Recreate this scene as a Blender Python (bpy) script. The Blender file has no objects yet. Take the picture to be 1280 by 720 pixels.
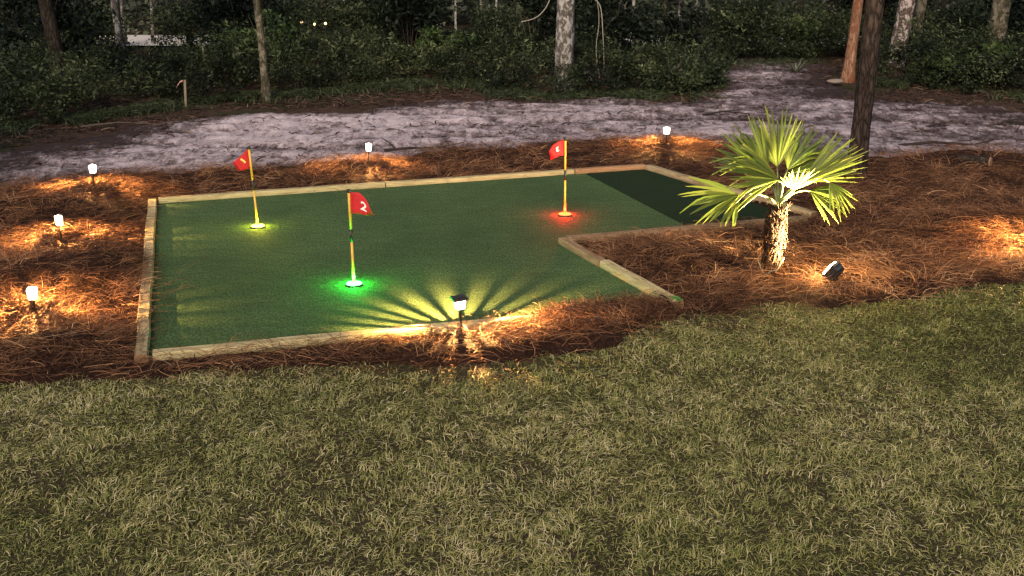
import bpy, bmesh, math, random
import numpy as np
from mathutils import Vector, Matrix

random.seed(7)
RNG = np.random.default_rng(11)
S = bpy.context.scene
COL = S.collection
R = math.radians

# ------------------------------------------------------------------ helpers
def link(o, parent=None):
    COL.objects.link(o)
    if parent: o.parent = parent
    return o

def tag(o, label=None, cat=None, group=None, kind=None):
    if label: o['label'] = label
    if cat: o['category'] = cat
    if group: o['group'] = group
    if kind: o['kind'] = kind
    return o

def empty(name, loc, rz=0, label=None, cat=None, group=None):
    o = bpy.data.objects.new(name, None)
    link(o); o.location = loc; o.rotation_euler.z = rz; o.empty_display_size = .1
    return tag(o, label, cat, group)

def fast_mesh(name, V, Q, mat, parent=None, tint=None, smooth=False):
    """V (n,3) float, Q (m,4) or (m,3) int; tint: one float per vertex"""
    V = np.asarray(V, np.float32); Q = np.asarray(Q, np.int32)
    me = bpy.data.meshes.new(name)
    k = Q.shape[1]
    me.vertices.add(len(V)); me.vertices.foreach_set('co', V.ravel())
    me.loops.add(Q.size); me.loops.foreach_set('vertex_index', Q.ravel())
    me.polygons.add(len(Q)); me.polygons.foreach_set('loop_start', np.arange(0, Q.size, k, dtype=np.int32))
    if tint is not None:
        a = me.attributes.new('tint', 'FLOAT', 'POINT')
        a.data.foreach_set('value', np.asarray(tint, np.float32).ravel())
    me.update(calc_edges=True); me.validate()
    if smooth: me.polygons.foreach_set('use_smooth', np.ones(len(Q), bool))
    me.materials.append(mat)
    return link(bpy.data.objects.new(name, me), parent)

def bm_obj(name, bm, mat, parent=None, smooth=False):
    me = bpy.data.meshes.new(name)
    bmesh.ops.recalc_face_normals(bm, faces=bm.faces)
    bm.to_mesh(me); bm.free()
    for m in (mat if isinstance(mat, (list, tuple)) else [mat]): me.materials.append(m)
    if smooth:
        for p in me.polygons: p.use_smooth = True
    return link(bpy.data.objects.new(name, me), parent)

def add_box(bm, c, d, mat=None, taper=1.0, bevel=0):
    """box centred at c, size d; taper scales the top; mat = 4x4 applied after"""
    vs = []
    for z in (-1, 1):
        s = taper if z > 0 else 1
        for x, y in ((-1, -1), (1, -1), (1, 1), (-1, 1)):
            v = Vector((c[0]+x*d[0]/2*s, c[1]+y*d[1]/2*s, c[2]+z*d[2]/2))
            vs.append(bm.verts.new(mat @ v if mat else v))
    fs = [bm.faces.new([vs[i] for i in f]) for f in ((3,2,1,0),(4,5,6,7),(0,1,5,4),(1,2,6,5),(2,3,7,6),(3,0,4,7))]
    if bevel:
        es = list({e for f in fs for e in f.edges})
        bmesh.ops.bevel(bm, geom=es, offset=bevel, segments=2, affect='EDGES', profile=.6)

def add_tube(bm, pts, rads, n=10, caps=True):
    rings = []
    pts = [Vector(p) for p in pts]
    ref = Vector((.31, .95, .05))
    for i, p in enumerate(pts):
        t = (pts[min(i+1, len(pts)-1)] - pts[max(i-1, 0)]).normalized()
        a = t.cross(ref)
        if a.length < .05: a = t.cross(Vector((1, 0, 0)))
        a.normalize(); b = t.cross(a)
        rings.append([bm.verts.new(p + (a*math.cos(2*math.pi*j/n) + b*math.sin(2*math.pi*j/n))*rads[i]) for j in range(n)])
    for r0, r1 in zip(rings, rings[1:]):
        for j in range(n): bm.faces.new((r0[j], r0[(j+1) % n], r1[(j+1) % n], r1[j]))
    if caps:
        bm.faces.new(rings[0][::-1]); bm.faces.new(rings[-1])

def lathe(bm, prof, n=24):
    rings = [[bm.verts.new((r*math.cos(2*math.pi*j/n), r*math.sin(2*math.pi*j/n), z)) for j in range(n)] for r, z in prof]
    for r0, r1 in zip(rings, rings[1:]):
        for j in range(n): bm.faces.new((r0[j], r0[(j+1) % n], r1[(j+1) % n], r1[j]))
    bm.faces.new(rings[0][::-1]); bm.faces.new(rings[-1])

# ---- numpy noise
def _hash(ix, iy, seed):
    h = (ix.astype(np.int64)*374761393 + iy.astype(np.int64)*668265263 + seed*1442695041) & 0x7fffffff
    h = ((h ^ (h >> 13))*1274126177) & 0x7fffffff
    h = (h ^ (h >> 16)) & 0xffff
    return h/65535.0
def vnoise(x, y, seed=0):
    x = np.asarray(x, float); y = np.asarray(y, float)
    ix = np.floor(x); iy = np.floor(y); fx = x-ix; fy = y-iy
    fx = fx*fx*(3-2*fx); fy = fy*fy*(3-2*fy)
    a = _hash(ix, iy, seed); b = _hash(ix+1, iy, seed); c = _hash(ix, iy+1, seed); d = _hash(ix+1, iy+1, seed)
    return (a*(1-fx)+b*fx)*(1-fy) + (c*(1-fx)+d*fx)*fy
def fbm(x, y, scale=1., octv=4, seed=0, gain=.5):
    t = 0; amp = 1; n = 0
    for o in range(octv):
        t = t + amp*vnoise(np.asarray(x)*scale+17.3*o, np.asarray(y)*scale-9.1*o, seed+o); n += amp
        amp *= gain; scale *= 2.03
    return t/n
def sstep(e0, e1, v):
    t = np.clip((v-e0)/(e1-e0), 0, 1); return t*t*(3-2*t)
def sd_poly(x, y, poly):
    """signed distance, negative inside"""
    x = np.asarray(x, float); y = np.asarray(y, float)
    d = np.full(x.shape, 1e9); ins = np.zeros(x.shape, bool)
    n = len(poly)
    for i in range(n):
        ax, ay = poly[i]; bx, by = poly[(i+1) % n]
        ex, ey = bx-ax, by-ay
        t = np.clip(((x-ax)*ex+(y-ay)*ey)/(ex*ex+ey*ey+1e-12), 0, 1)
        d = np.minimum(d, np.hypot(x-ax-t*ex, y-ay-t*ey))
        c = ((ay > y) != (by > y)) & (x < (bx-ax)*(y-ay)/((by-ay) if by != ay else 1e-12)+ax)
        ins ^= c
    return np.where(ins, -d, d)

def grid_mesh(name, x0, x1, y0, y1, res, zf, mat, label=None, drop=None):
    nx = int((x1-x0)/res)+1; ny = int((y1-y0)/res)+1
    X, Y = np.meshgrid(np.linspace(x0, x1, nx), np.linspace(y0, y1, ny))
    Z = zf(X, Y)
    V = np.stack([X, Y, Z], -1).reshape(-1, 3)
    i = np.arange(nx*ny).reshape(ny, nx)
    Q = np.stack([i[:-1, :-1], i[:-1, 1:], i[1:, 1:], i[1:, :-1]], -1).reshape(-1, 4)
    if drop is not None:
        keep = (Z.reshape(-1)[Q] > drop).any(1)
        Q = Q[keep]
        used = np.unique(Q); remap = np.full(len(V), -1); remap[used] = np.arange(len(used))
        V = V[used]; Q = remap[Q]
    o = fast_mesh(name, V, Q, mat, smooth=True)
    return tag(o, label, kind='structure')

# ------------------------------------------------------------------ materials
def new_mat(name):
    m = bpy.data.materials.new(name); m.use_nodes = True
    nt = m.node_tree
    return m, nt, nt.nodes['Principled BSDF']
def N(nt, t, **kw):
    n = nt.nodes.new(t)
    for k, v in kw.items(): setattr(n, k, v)
    return n
def ramp(nt, stops, fac=None):
    r = N(nt, 'ShaderNodeValToRGB')
    e = r.color_ramp.elements
    while len(e) < len(stops): e.new(.5)
    for el, (p, c) in zip(e, stops):
        el.position = p; el.color = (*c, 1) if len(c) == 3 else c
    if fac is not None: nt.links.new(fac, r.inputs[0])
    return r
def noise(nt, scale, detail=4, rough=.55, vec=None, dist=0):
    n = N(nt, 'ShaderNodeTexNoise'); n.inputs['Scale'].default_value = scale
    n.inputs['Detail'].default_value = detail; n.inputs['Roughness'].default_value = rough
    n.inputs['Distortion'].default_value = dist
    if vec is not None: nt.links.new(vec, n.inputs['Vector'])
    return n
def objvec(nt, scale=(1, 1, 1)):
    t = N(nt, 'ShaderNodeTexCoord'); m = N(nt, 'ShaderNodeMapping'); m.inputs['Scale'].default_value = scale
    nt.links.new(t.outputs['Object'], m.inputs[0]); return m.outputs[0]
def mixc(nt, fac, a, b, mode='MIX'):
    m = N(nt, 'ShaderNodeMix', data_type='RGBA', blend_type=mode)
    for s, v in ((m.inputs[0], fac), (m.inputs[6], a), (m.inputs[7], b)):
        if isinstance(v, (int, float)): s.default_value = v
        elif isinstance(v, tuple): s.default_value = (*v, 1)
        else: nt.links.new(v, s)
    return m.outputs[2]
def bump(nt, b, h, strength=.5, dist=.02):
    n = N(nt, 'ShaderNodeBump'); n.inputs['Strength'].default_value = strength; n.inputs['Distance'].default_value = dist
    nt.links.new(h, n.inputs['Height']); nt.links.new(n.outputs[0], b.inputs['Normal'])
def simple(name, col, rough=.6, metal=0, emit=None, es=0):
    m, nt, b = new_mat(name)
    b.inputs['Base Color'].default_value = (*col, 1); b.inputs['Roughness'].default_value = rough
    b.inputs['Metallic'].default_value = metal
    if emit: b.inputs['Emission Color'].default_value = (*emit, 1); b.inputs['Emission Strength'].default_value = es
    else:
        n = noise(nt, 60, 3, vec=objvec(nt)); r = ramp(nt, [(.3, tuple(c*.8 for c in col)), (.7, tuple(min(1, c*1.15) for c in col))], n.outputs[0])
        nt.links.new(r.outputs[0], b.inputs['Base Color'])
    return m
def leaf_mat(name, stops, trans=.25, rough=.55, patch=None):
    """colour from the per-leaf tint attribute, partly translucent"""
    m, nt, b = new_mat(name)
    a = N(nt, 'ShaderNodeAttribute', attribute_name='tint')
    r = ramp(nt, stops, a.outputs['Fac'])
    b.inputs['Roughness'].default_value = rough
    b.inputs['Specular IOR Level'].default_value = .25
    nt.links.new(r.outputs[0], b.inputs['Base Color'])
    if trans > 0:
        t = N(nt, 'ShaderNodeBsdfTranslucent'); nt.links.new(r.outputs[0], t.inputs[0])
        x = N(nt, 'ShaderNodeMixShader'); x.inputs[0].default_value = trans
        nt.links.new(b.outputs[0], x.inputs[1]); nt.links.new(t.outputs[0], x.inputs[2])
        nt.links.new(x.outputs[0], nt.nodes['Material Output'].inputs[0])
    return m

# forest floor
M_ground, nt, b = new_mat('forest_floor')
v = objvec(nt)
n1 = noise(nt, 9, 6, .7, v); n2 = noise(nt, .5, 3, .5, v)
r1 = ramp(nt, [(.3, (.022, .014, .010)), (.5, (.060, .036, .026)), (.72, (.115, .075, .052))], n1.outputs[0])
r2 = ramp(nt, [(.42, (.045, .050, .022)), (.6, (.020, .016, .010))], n1.outputs[0])
f = ramp(nt, [(.45, (0, 0, 0)), (.6, (1, 1, 1))], n2.outputs[0])
nt.links.new(mixc(nt, f.outputs[0], r1.outputs[0], r2.outputs[0]), b.inputs['Base Color'])
b.inputs['Roughness'].default_value = .95; b.inputs['Specular IOR Level'].default_value = .1
bump(nt, b, n1.outputs[0], .8, .05)

# lawn soil / thatch
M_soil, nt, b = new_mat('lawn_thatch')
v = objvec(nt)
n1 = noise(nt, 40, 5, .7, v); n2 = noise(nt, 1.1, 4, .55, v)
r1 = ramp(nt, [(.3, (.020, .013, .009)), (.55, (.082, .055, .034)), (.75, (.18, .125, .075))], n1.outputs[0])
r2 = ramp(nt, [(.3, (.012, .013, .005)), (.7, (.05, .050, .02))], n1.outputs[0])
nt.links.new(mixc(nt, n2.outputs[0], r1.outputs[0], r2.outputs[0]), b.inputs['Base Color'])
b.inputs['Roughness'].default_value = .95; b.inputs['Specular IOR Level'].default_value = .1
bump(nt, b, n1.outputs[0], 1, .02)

# straw bed under the needles
M_bed, nt, b = new_mat('straw_mat')
v = objvec(nt, (1, 1, 1))
n1 = noise(nt, 30, 6, .75, v, 1.5)
r1 = ramp(nt, [(.3, (.008, .004, .003)), (.55, (.036, .017, .012)), (.75, (.09, .042, .025))], n1.outputs[0])
nt.links.new(r1.outputs[0], b.inputs['Base Color'])
b.inputs['Roughness'].default_value = .9; b.inputs['Specular IOR Level'].default_value = .1
bump(nt, b, n1.outputs[0], 1, .03)

# pale sand with dark dirt worked into it, hollow shade painted in
M_sand, nt, b = new_mat('trampled_sand')
v = objvec(nt, (1.05, .60, 1)); v2 = objvec(nt)
n1 = noise(nt, 4.6, 9, .75, v, .6); n2 = noise(nt, 22, 5, .7, v, .4); n3 = noise(nt, .28, 3, .5, v2)
a = N(nt, 'ShaderNodeAttribute', attribute_name='tint')
m1 = N(nt, 'ShaderNodeMath', operation='MULTIPLY_ADD'); nt.links.new(n2.outputs[0], m1.inputs[0]); m1.inputs[1].default_value = .5; nt.links.new(n1.outputs[0], m1.inputs[2])
m2 = N(nt, 'ShaderNodeMath', operation='MULTIPLY_ADD'); nt.links.new(a.outputs['Fac'], m2.inputs[0]); m2.inputs[1].default_value = .50; nt.links.new(m1.outputs[0], m2.inputs[2])
r1 = ramp(nt, [(.80/1.6, (.050, .034, .033)), (.94/1.6, (.20, .155, .165)), (1.05/1.6, (.43, .345, .375)), (1.22/1.6, (.64, .535, .585))])
m3 = N(nt, 'ShaderNodeMath', operation='MULTIPLY'); nt.links.new(m2.outputs[0], m3.inputs[0]); m3.inputs[1].default_value = 1/1.6
nt.links.new(m3.outputs[0], r1.inputs[0])
nt.links.new(r1.outputs[0], b.inputs['Base Color'])
b.inputs['Roughness'].default_value = .95; b.inputs['Specular IOR Level'].default_value = .1
bump(nt, b, m1.outputs[0], .9, .07)

def turf_mat(name, dark, light):
    m, nt, b = new_mat(name)
    v = objvec(nt)
    n1 = noise(nt, 70, 4, .8, objvec(nt, (1, .30, 1))); n2 = noise(nt, .8, 4, .6, objvec(nt, (1, .6, 1)), .5); n3 = noise(nt, 6, 5, .6, objvec(nt, (.35, 1.4, 1)), .8)
    r1 = ramp(nt, [(.38, dark), (.62, light)], n1.outputs[0])
    r2 = ramp(nt, [(.35, (.80, .80, .80)), (.65, (1.15, 1.12, 1.1))], n2.outputs[0])
    r3 = ramp(nt, [(.35, (.88, .88, .88)), (.65, (1.1, 1.1, 1.1))], n3.outputs[0])
    c = mixc(nt, 1.0, r1.outputs[0], r2.outputs[0], 'MULTIPLY')
    c = mixc(nt, 1.0, c, r3.outputs[0], 'MULTIPLY')
    nt.links.new(c, b.inputs['Base Color'])
    b.inputs['Roughness'].default_value = .85; b.inputs['Specular IOR Level'].default_value = .06
    b.inputs['Sheen Weight'].default_value = .04; b.inputs['Sheen Roughness'].default_value = .5
    b.inputs['Sheen Tint'].default_value = (.55, .8, .5, 1)
    bump(nt, b, n1.outputs[0], .9, .012)
    return m
M_turf = turf_mat('putting_turf', (.020, .042, .013), (.092, .148, .060))
M_turf2 = turf_mat('dark_turf', (.0025, .0085, .0025), (.0065, .0165, .005))

def wood_mat(name, c0, c1, c2, knots=True):
    m, nt, b = new_mat(name)
    v = objvec(nt, (1.2, 16, 16)); v2 = objvec(nt, (4, 9, 9))
    n1 = noise(nt, 3, 6, .65, v, .6); n2 = noise(nt, 1.6, 3, .5, v2)
    r1 = ramp(nt, [(.28, c0), (.5, c1), (.75, c2)], n1.outputs[0])
    k = ramp(nt, [(.66, (0, 0, 0)), (.74, (1, 1, 1))], n2.outputs[0])
    c = mixc(nt, k.outputs[0], r1.outputs[0], tuple(x*.45 for x in c0))
    nt.links.new(c, b.inputs['Base Color'])
    b.inputs['Roughness'].default_value = .8; b.inputs['Specular IOR Level'].default_value = .2
    bump(nt, b, n1.outputs[0], .5, .008)
    return m
M_wood_pale = wood_mat('pale_treated_pine', (.23, .17, .085), (.45, .36, .19), (.60, .50, .30))
M_wood_grey = wood_mat('weathered_pine', (.17, .125, .07), (.34, .265, .155), (.48, .385, .24))
M_wood_tan = wood_mat('tan_pine', (.20, .105, .05), (.34, .19, .10), (.44, .27, .15))
M_wood_brown = wood_mat('brown_pine', (.14, .085, .045), (.27, .175, .10), (.39, .27, .165))
M_endgrain, nt, b = new_mat('end_grain')
v = objvec(nt, (0, 1, 1)); w = N(nt, 'ShaderNodeTexWave', wave_type='RINGS', rings_direction='X'); w.inputs['Scale'].default_value = 40; w.inputs['Distortion'].default_value = 2
nt.links.new(v, w.inputs[0]); r1 = ramp(nt, [(.2, (.17, .085, .042)), (.8, (.34, .19, .10))], w.outputs[0])
nt.links.new(r1.outputs[0], b.inputs['Base Color']); b.inputs['Roughness'].default_value = .9

def bark_mat(name, c0, c1, c2, sc=(9, 9, 2.2), patch=None, bd=.03):
    m, nt, b = new_mat(name)
    v = objvec(nt, sc)
    vo = N(nt, 'ShaderNodeTexVoronoi', feature='DISTANCE_TO_EDGE'); vo.inputs['Scale'].default_value = 1.6
    n1 = noise(nt, 1.4, 6, .7, v, 1.0)
    mx = N(nt, 'ShaderNodeVectorMath', operation='MULTIPLY_ADD'); nt.links.new(n1.outputs['Color'], mx.inputs[0]); mx.inputs[1].default_value = (.9, .9, .9); nt.links.new(v, mx.inputs[2])
    nt.links.new(mx.outputs[0], vo.inputs[0])
    r0 = ramp(nt, [(.0, c0), (.10, c1), (.5, c2)], vo.outputs['Distance'])
    n2 = noise(nt, 5, 5, .7, v)
    r2 = ramp(nt, [(.3, (.65, .65, .65)), (.7, (1.25, 1.25, 1.25))], n2.outputs[0])
    c = mixc(nt, 1.0, r0.outputs[0], r2.outputs[0], 'MULTIPLY')
    if patch:
        n3 = noise(nt, patch[1], 5, .65, objvec(nt, (1, 1, .7)))
        f = ramp(nt, [(.5, (0, 0, 0)), (.58, (1, 1, 1))], n3.outputs[0])
        c = mixc(nt, f.outputs[0], c, patch[0])
    nt.links.new(c, b.inputs['Base Color'])
    b.inputs['Roughness'].default_value = .95; b.inputs['Specular IOR Level'].default_value = .1
    bump(nt, b, vo.outputs['Distance'], .9, bd)
    return m
M_bark_pine = bark_mat('pine_bark', (.010, .007, .006), (.040, .028, .025), (.085, .062, .055), (11, 11, 2.6))
M_bark_dark = bark_mat('dark_bark', (.010, .008, .006), (.035, .027, .022), (.07, .055, .045))
M_bark_grey = bark_mat('grey_bark', (.05, .042, .038), (.13, .11, .10), (.22, .19, .18), (10, 10, 5), ((.40, .37, .355), 7))
M_bark_lichen = bark_mat('lichen_bark', (.045, .032, .028), (.12, .085, .075), (.20, .145, .13), (9, 9, 4), ((.46, .38, .37), 6))
M_bark_olive = bark_mat('olive_bark', (.03, .027, .018), (.075, .065, .045), (.13, .11, .08), (9, 9, 3), ((.20, .17, .13), 5))
M_bark_pale = bark_mat('pale_bark', (.18, .16, .14), (.40, .37, .34), (.58, .55, .52), (10, 10, 3))
M_strip = bark_mat('stripped_wood', (.10, .042, .024), (.28, .145, .09), (.44, .27, .18), (14, 14, 1.6), ((.20, .08, .045), 4), .012)
M_twig = simple('dead_twig', (.085, .060, .048), .9)
M_twig_dark = simple('dark_root', (.022, .014, .012), .95)
M_twig_pale = simple('pale_vine', (.30, .27, .22), .9)

M_straw = leaf_mat('pine_needles', [(0, (.014, .008, .007)), (.35, (.090, .043, .027)), (.62, (.255, .120, .064)), (.86, (.45, .235, .125)), (1, (.60, .38, .23))], .12, .8)
M_straw.node_tree.nodes['Principled BSDF'].inputs['Specular IOR Level'].default_value = .06
M_grass = leaf_mat('grass_blades', [(0, (.024, .028, .008)), (.3, (.150, .180, .046)), (.52, (.26, .262, .084)), (.72, (.41, .365, .145)), (.9, (.54, .46, .24)), (1, (.64, .56, .36))], .3, .5)  # blade colours raised to carry house light falling on the lawn
M_leaf = leaf_mat('undergrowth_leaves', [(0, (.005, .008, .004)), (.4, (.022, .031, .013)), (.72, (.062, .080, .034)), (1, (.15, .165, .08))], .25, .5)
M_leaf_dark = leaf_mat('dark_leaves', [(0, (.004, .006, .003)), (.5, (.010, .016, .009)), (1, (.030, .042, .021))], .2, .5)
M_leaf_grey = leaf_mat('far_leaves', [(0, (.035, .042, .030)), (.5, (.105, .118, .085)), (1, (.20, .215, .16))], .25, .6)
M_leaf_bright = leaf_mat('bright_leaves', [(0, (.025, .045, .016)), (.5, (.07, .11, .035)), (1, (.17, .20, .075))], .25, .45)
M_litter = leaf_mat('leaf_litter', [(0, (.020, .011, .009)), (.5, (.075, .040, .030)), (.85, (.14, .080, .055)), (1, (.28, .20, .15))], .1, .8)
M_frond = leaf_mat('palm_fronds', [(0, (.035, .060, .012)), (.5, (.105, .135, .022)), (.85, (.19, .205, .035)), (1, (.30, .26, .08))], .3, .4)
M_petiole = simple('palm_stalk', (.13, .15, .045), .5)
M_fibre = leaf_mat('palm_fibre', [(0, (.008, .003, .002)), (.5, (.034, .014, .006)), (1, (.11, .050, .022))], .1, .8)
M_palmtrunk = bark_mat('palm_trunk', (.006, .004, .003), (.028, .015, .008), (.07, .040, .022), (26, 26, 16), None, .02)

M_black = simple('black_plastic', (.012, .012, .013), .45)
M_steel = simple('brushed_steel', (.42, .40, .38), .35, .9)
M_bronze = simple('bronze_post', (.055, .038, .026), .45, .6)
M_cap = simple('lamp_cap', (.035, .028, .024), .4, .3)
M_yellow = simple('yellow_pole', (.62, .36, .045), .4)
M_red = None
def flag_mat(name, col):
    m, nt, b = new_mat(name)
    n = noise(nt, 25, 4, vec=objvec(nt))
    r = ramp(nt, [(.3, tuple(c*.85 for c in col)), (.7, col)], n.outputs[0]); nt.links.new(r.outputs[0], b.inputs['Base Color'])
    b.inputs['Roughness'].default_value = .7
    t = N(nt, 'ShaderNodeBsdfTranslucent'); nt.links.new(r.outputs[0], t.inputs[0])
    x = N(nt, 'ShaderNodeMixShader'); x.inputs[0].default_value = .35
    nt.links.new(b.outputs[0], x.inputs[1]); nt.links.new(t.outputs[0], x.inputs[2]); nt.links.new(x.outputs[0], nt.nodes['Material Output'].inputs[0])
    return m
M_red = flag_mat('red_cloth', (.70, .022, .030))
M_white = simple('white_print', (.80, .76, .72), .6)
M_lit_print = simple('lit_print', (.80, .55, .12), .6)  # yellow cast of the cup light put into the digit colour
M_greenpaint = simple('green_moss', (.10, .30, .06), .9)
M_stake = simple('stake_wood', (.22, .18, .13), .9)
M_ribbon = simple('pink_ribbon', (.60, .30, .26), .7)

def emit_mat(name, col, s):
    m = bpy.data.materials.new(name); m.use_nodes = True; nt = m.node_tree
    nt.nodes.remove(nt.nodes['Principled BSDF'])
    e = N(nt, 'ShaderNodeEmission'); e.inputs[0].default_value = (*col, 1); e.inputs[1].default_value = s
    nt.links.new(e.outputs[0], nt.nodes['Material Output'].inputs[0]); return m
def lens_mat(name, col, s, clear=.75):
    """glowing lamp glass: some light of its own, the rest passes through"""
    m = bpy.data.materials.new(name); m.use_nodes = True; nt = m.node_tree
    nt.nodes.remove(nt.nodes['Principled BSDF'])
    e = N(nt, 'ShaderNodeEmission'); e.inputs[0].default_value = (*col, 1); e.inputs[1].default_value = s
    t = N(nt, 'ShaderNodeBsdfTransparent')
    x = N(nt, 'ShaderNodeMixShader'); x.inputs[0].default_value = clear
    nt.links.new(e.outputs[0], x.inputs[1]); nt.links.new(t.outputs[0], x.inputs[2])
    nt.links.new(x.outputs[0], nt.nodes['Material Output'].inputs[0]); return m
WARM = (1.0, .55, .17)
M_lens = lens_mat('lamp_glass', (1.0, .80, .55), 8)
M_rib = emit_mat('frosted_rib', (1.0, .80, .52), 5)
M_floor = lens_mat('dimming_floor', (1.0, .78, .50), 2, .9)
M_floor.node_tree.nodes['Transparent BSDF'].inputs[0].default_value = (.035, .032, .026, 1)
M_frost = lens_mat('frosted_cap', (1.0, .80, .55), 6, .3)
M_bulb = emit_mat('lamp_bulb', (1.0, .80, .50), 30)

# ------------------------------------------------------------------ plan of the place (metres)
LAWN_EDGE = [(-12, 7.3), (-6, 7.35), (-3.83, 7.45), (-3.11, 7.47), (-2.67, 7.6), (-1.92, 7.72), (-1.19, 7.80), (-.49, 7.68), (0, 7.70), (.38, 7.93), (.93, 8.37), (1.46, 8.85), (1.82, 8.92), (2.59, 9.19), (3.42, 9.53), (4.16, 9.9), (5.04, 10.16), (7, 10.6), (12, 11.2)]
STRAW_BACK = [(-10, 12.2), (-6.9, 13.3), (-6.19, 14.1), (-5.7, 14.7), (-4.74, 15.0), (-3.54, 15.15), (-2.84, 15.7), (-1.35, 16.3), (-1.0, 16.6), (-.25, 16.8), (.78, 17.3), (1.59, 17.7), (3.04, 17.7), (4.1, 16.5), (4.96, 15.7), (6.25, 16.2), (7.7, 16.0), (12, 16.2)]
STRAW_POLY = LAWN_EDGE + STRAW_BACK[::-1]
LAWN_POLY = [(12, 2), (-12, 2)] + LAWN_EDGE
SAND_BACK = [(-14, 16.2), (-7.99, 17.3), (-7.2, 18.0), (-6.6, 19.7), (-5.0, 20.5), (-3.26, 21.0), (-2.28, 22.1), (-.66, 22.4), (2.02, 22.8), (3.47, 22.5), (4.3, 23.2), (4.7, 26.0), (5.6, 28.5), (6.2, 30.5), (8.3, 30.3), (8.0, 27.5), (7.2, 24.6), (7.6, 22.8), (9.94, 21.2), (16, 20.6)]
SAND_POLY = [(16, 15.2), (7.7, 15.5), (5, 15.2), (3, 17.0), (1.5, 17.0), (-1, 16.0), (-4, 14.6), (-6.5, 14.0), (-8, 13.5), (-14, 13.2)] + SAND_BACK
GREEN = [(-2.80, 7.93), (.26, 8.80), (1.40, 9.10), (.50, 11.29), (3.46, 12.26), (1.89, 15.2), (-4.42, 13.07)]

MOUNDS = [(-4.35, 9.95, .75, .32, .20), (-3.55, 8.05, .55, .25, .13), (-4.6, 7.75, .6, .22, .10), (-3.75, 10.1, .45, .4, .13), (-5.45, 12.35, .7, .32, .20), (-4.95, 12.0, .45, .35, .10),
          (-4.0, 9.0, .5, .3, .02), (-5.6, 10.1, .6, .4, .16), (-6.3, 12.0, .7, .5, .18), (-6.1, 13.2, .6, .3, .10), (-4.75, 11.2, .6, .35, .05), (-5.3, 13.45, .55, .35, .07),
          (-2.05, 15.05, .8, .3, .06), (2.4, 16.6, .9, .4, .07), (-.42, 8.35, .9, .25, .05), (3.3, 12.9, .9, .7, .06), (6.8, 15.5, .9, .4, .20), (5.4, 13.0, 1.1, .5, .10),
          (4.7, 10.9, .9, .35, .05), (1.9, 10.6, .7, .5, .05), (-3.6, 14.4, 1.0, .3, .10), (0.2, 16.1, 1.0, .4, .08), (5.3, 11.9, .9, .3, .16), (-2.9, 7.55, .5, .12, .05), (-.42, 8.02, .8, .16, .06)]
def straw_mask(x, y):
    d = sd_poly(x, y, STRAW_POLY) + (fbm(x, y, 1.3, 4, 40)-.5)*.7
    return sstep(.25, -.25, d)
def bed_h(x, y):
    d = sd_poly(x, y, STRAW_POLY) + (fbm(x, y, 1.3, 4, 40)-.5)*.7
    h = .025 + .07*fbm(x, y, 1.6, 4, 3) + .085*fbm(x, y, 4.5, 3, 8) - .045
    for mx, my, rx, ry, mh in MOUNDS:
        h = h + mh*np.exp(-((x-mx)/rx)**2 - ((y-my)/ry)**2)
    g = sd_poly(x, y, GREEN)
    k = sstep(.10, .55, g)
    h = h*(.35+.65*k)
    h = h - .5*sstep(-.1, .5, d)
    return np.where(g < .07, -.10, h)
def lawn_h(x, y):
    d = sd_poly(x, y, LAWN_POLY)
    return .012 + .05*(fbm(x, y, .8, 3, 21)-.5) - .25*sstep(.15, .7, d)
def sand_raw(x, y):
    d = sd_poly(x, y, SAND_POLY) + (fbm(x, y, .7, 4, 60)-.5)*1.4
    h = .13*(fbm(x*.6, y*1.5, 1.5, 5, 71, .6)-.5) + .09*(fbm(x*.7, y*1.2, 4.2, 3, 78, .6)-.5)
    for k in (17.6, 19.4):      # two wheel ruts wandering along the track
        h = h - .05*np.exp(-((y-k-.25*x*.15-.5*np.sin(x*.35+k))/.22)**2)
    return d, h
def sand_h(x, y):
    d, h = sand_raw(x, y)
    return .015 + h - .3*sstep(-.35, .9, d)

grid_mesh('ground', -150, 150, -60, 210, 3.0, lambda x, y: -.07 + 0*x, M_ground, 'bare forest ground covered in brown leaf litter')
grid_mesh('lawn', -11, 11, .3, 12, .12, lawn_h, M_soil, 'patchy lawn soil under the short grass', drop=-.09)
grid_mesh('straw_bed', -9.5, 10.5, 6.6, 18.6, .06, bed_h, M_bed, 'brown pine straw mulch bed around the putting green', drop=-.095)
o = grid_mesh('sandy_track', -13.5, 15.5, 13, 31.5, .07, sand_h, M_sand, 'pale trampled sandy track between the straw and the woods', drop=-.09)
me = o.data; co = np.empty(len(me.vertices)*3, np.float32); me.vertices.foreach_get('co', co); co = co.reshape(-1, 3)
d, h = sand_raw(co[:, 0], co[:, 1])
X_, Y_ = co[:, 0], co[:, 1]
t = .53 + .75*(fbm(X_*.5, Y_, .55, 4, 90)-.5) + .62*(fbm(X_*.8, Y_*.9, 3.2, 4, 95, .7)-.5) - .55*sstep(-1.2, .3, d) + 2.6*h  # height term paints bump shading into the hollows
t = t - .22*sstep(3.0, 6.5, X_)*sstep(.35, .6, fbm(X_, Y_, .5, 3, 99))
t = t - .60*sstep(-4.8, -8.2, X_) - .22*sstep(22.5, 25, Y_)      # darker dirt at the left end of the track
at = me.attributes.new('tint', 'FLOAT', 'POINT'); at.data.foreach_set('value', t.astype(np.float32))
grid_mesh('distant_road', -40, 40, 34.6, 38.6, .5, lambda x, y: -.02 + .03*fbm(x, y, .8, 3, 5), simple('road_sand', (.58, .54, .53), .95), 'pale sandy road beyond the trees')

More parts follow.
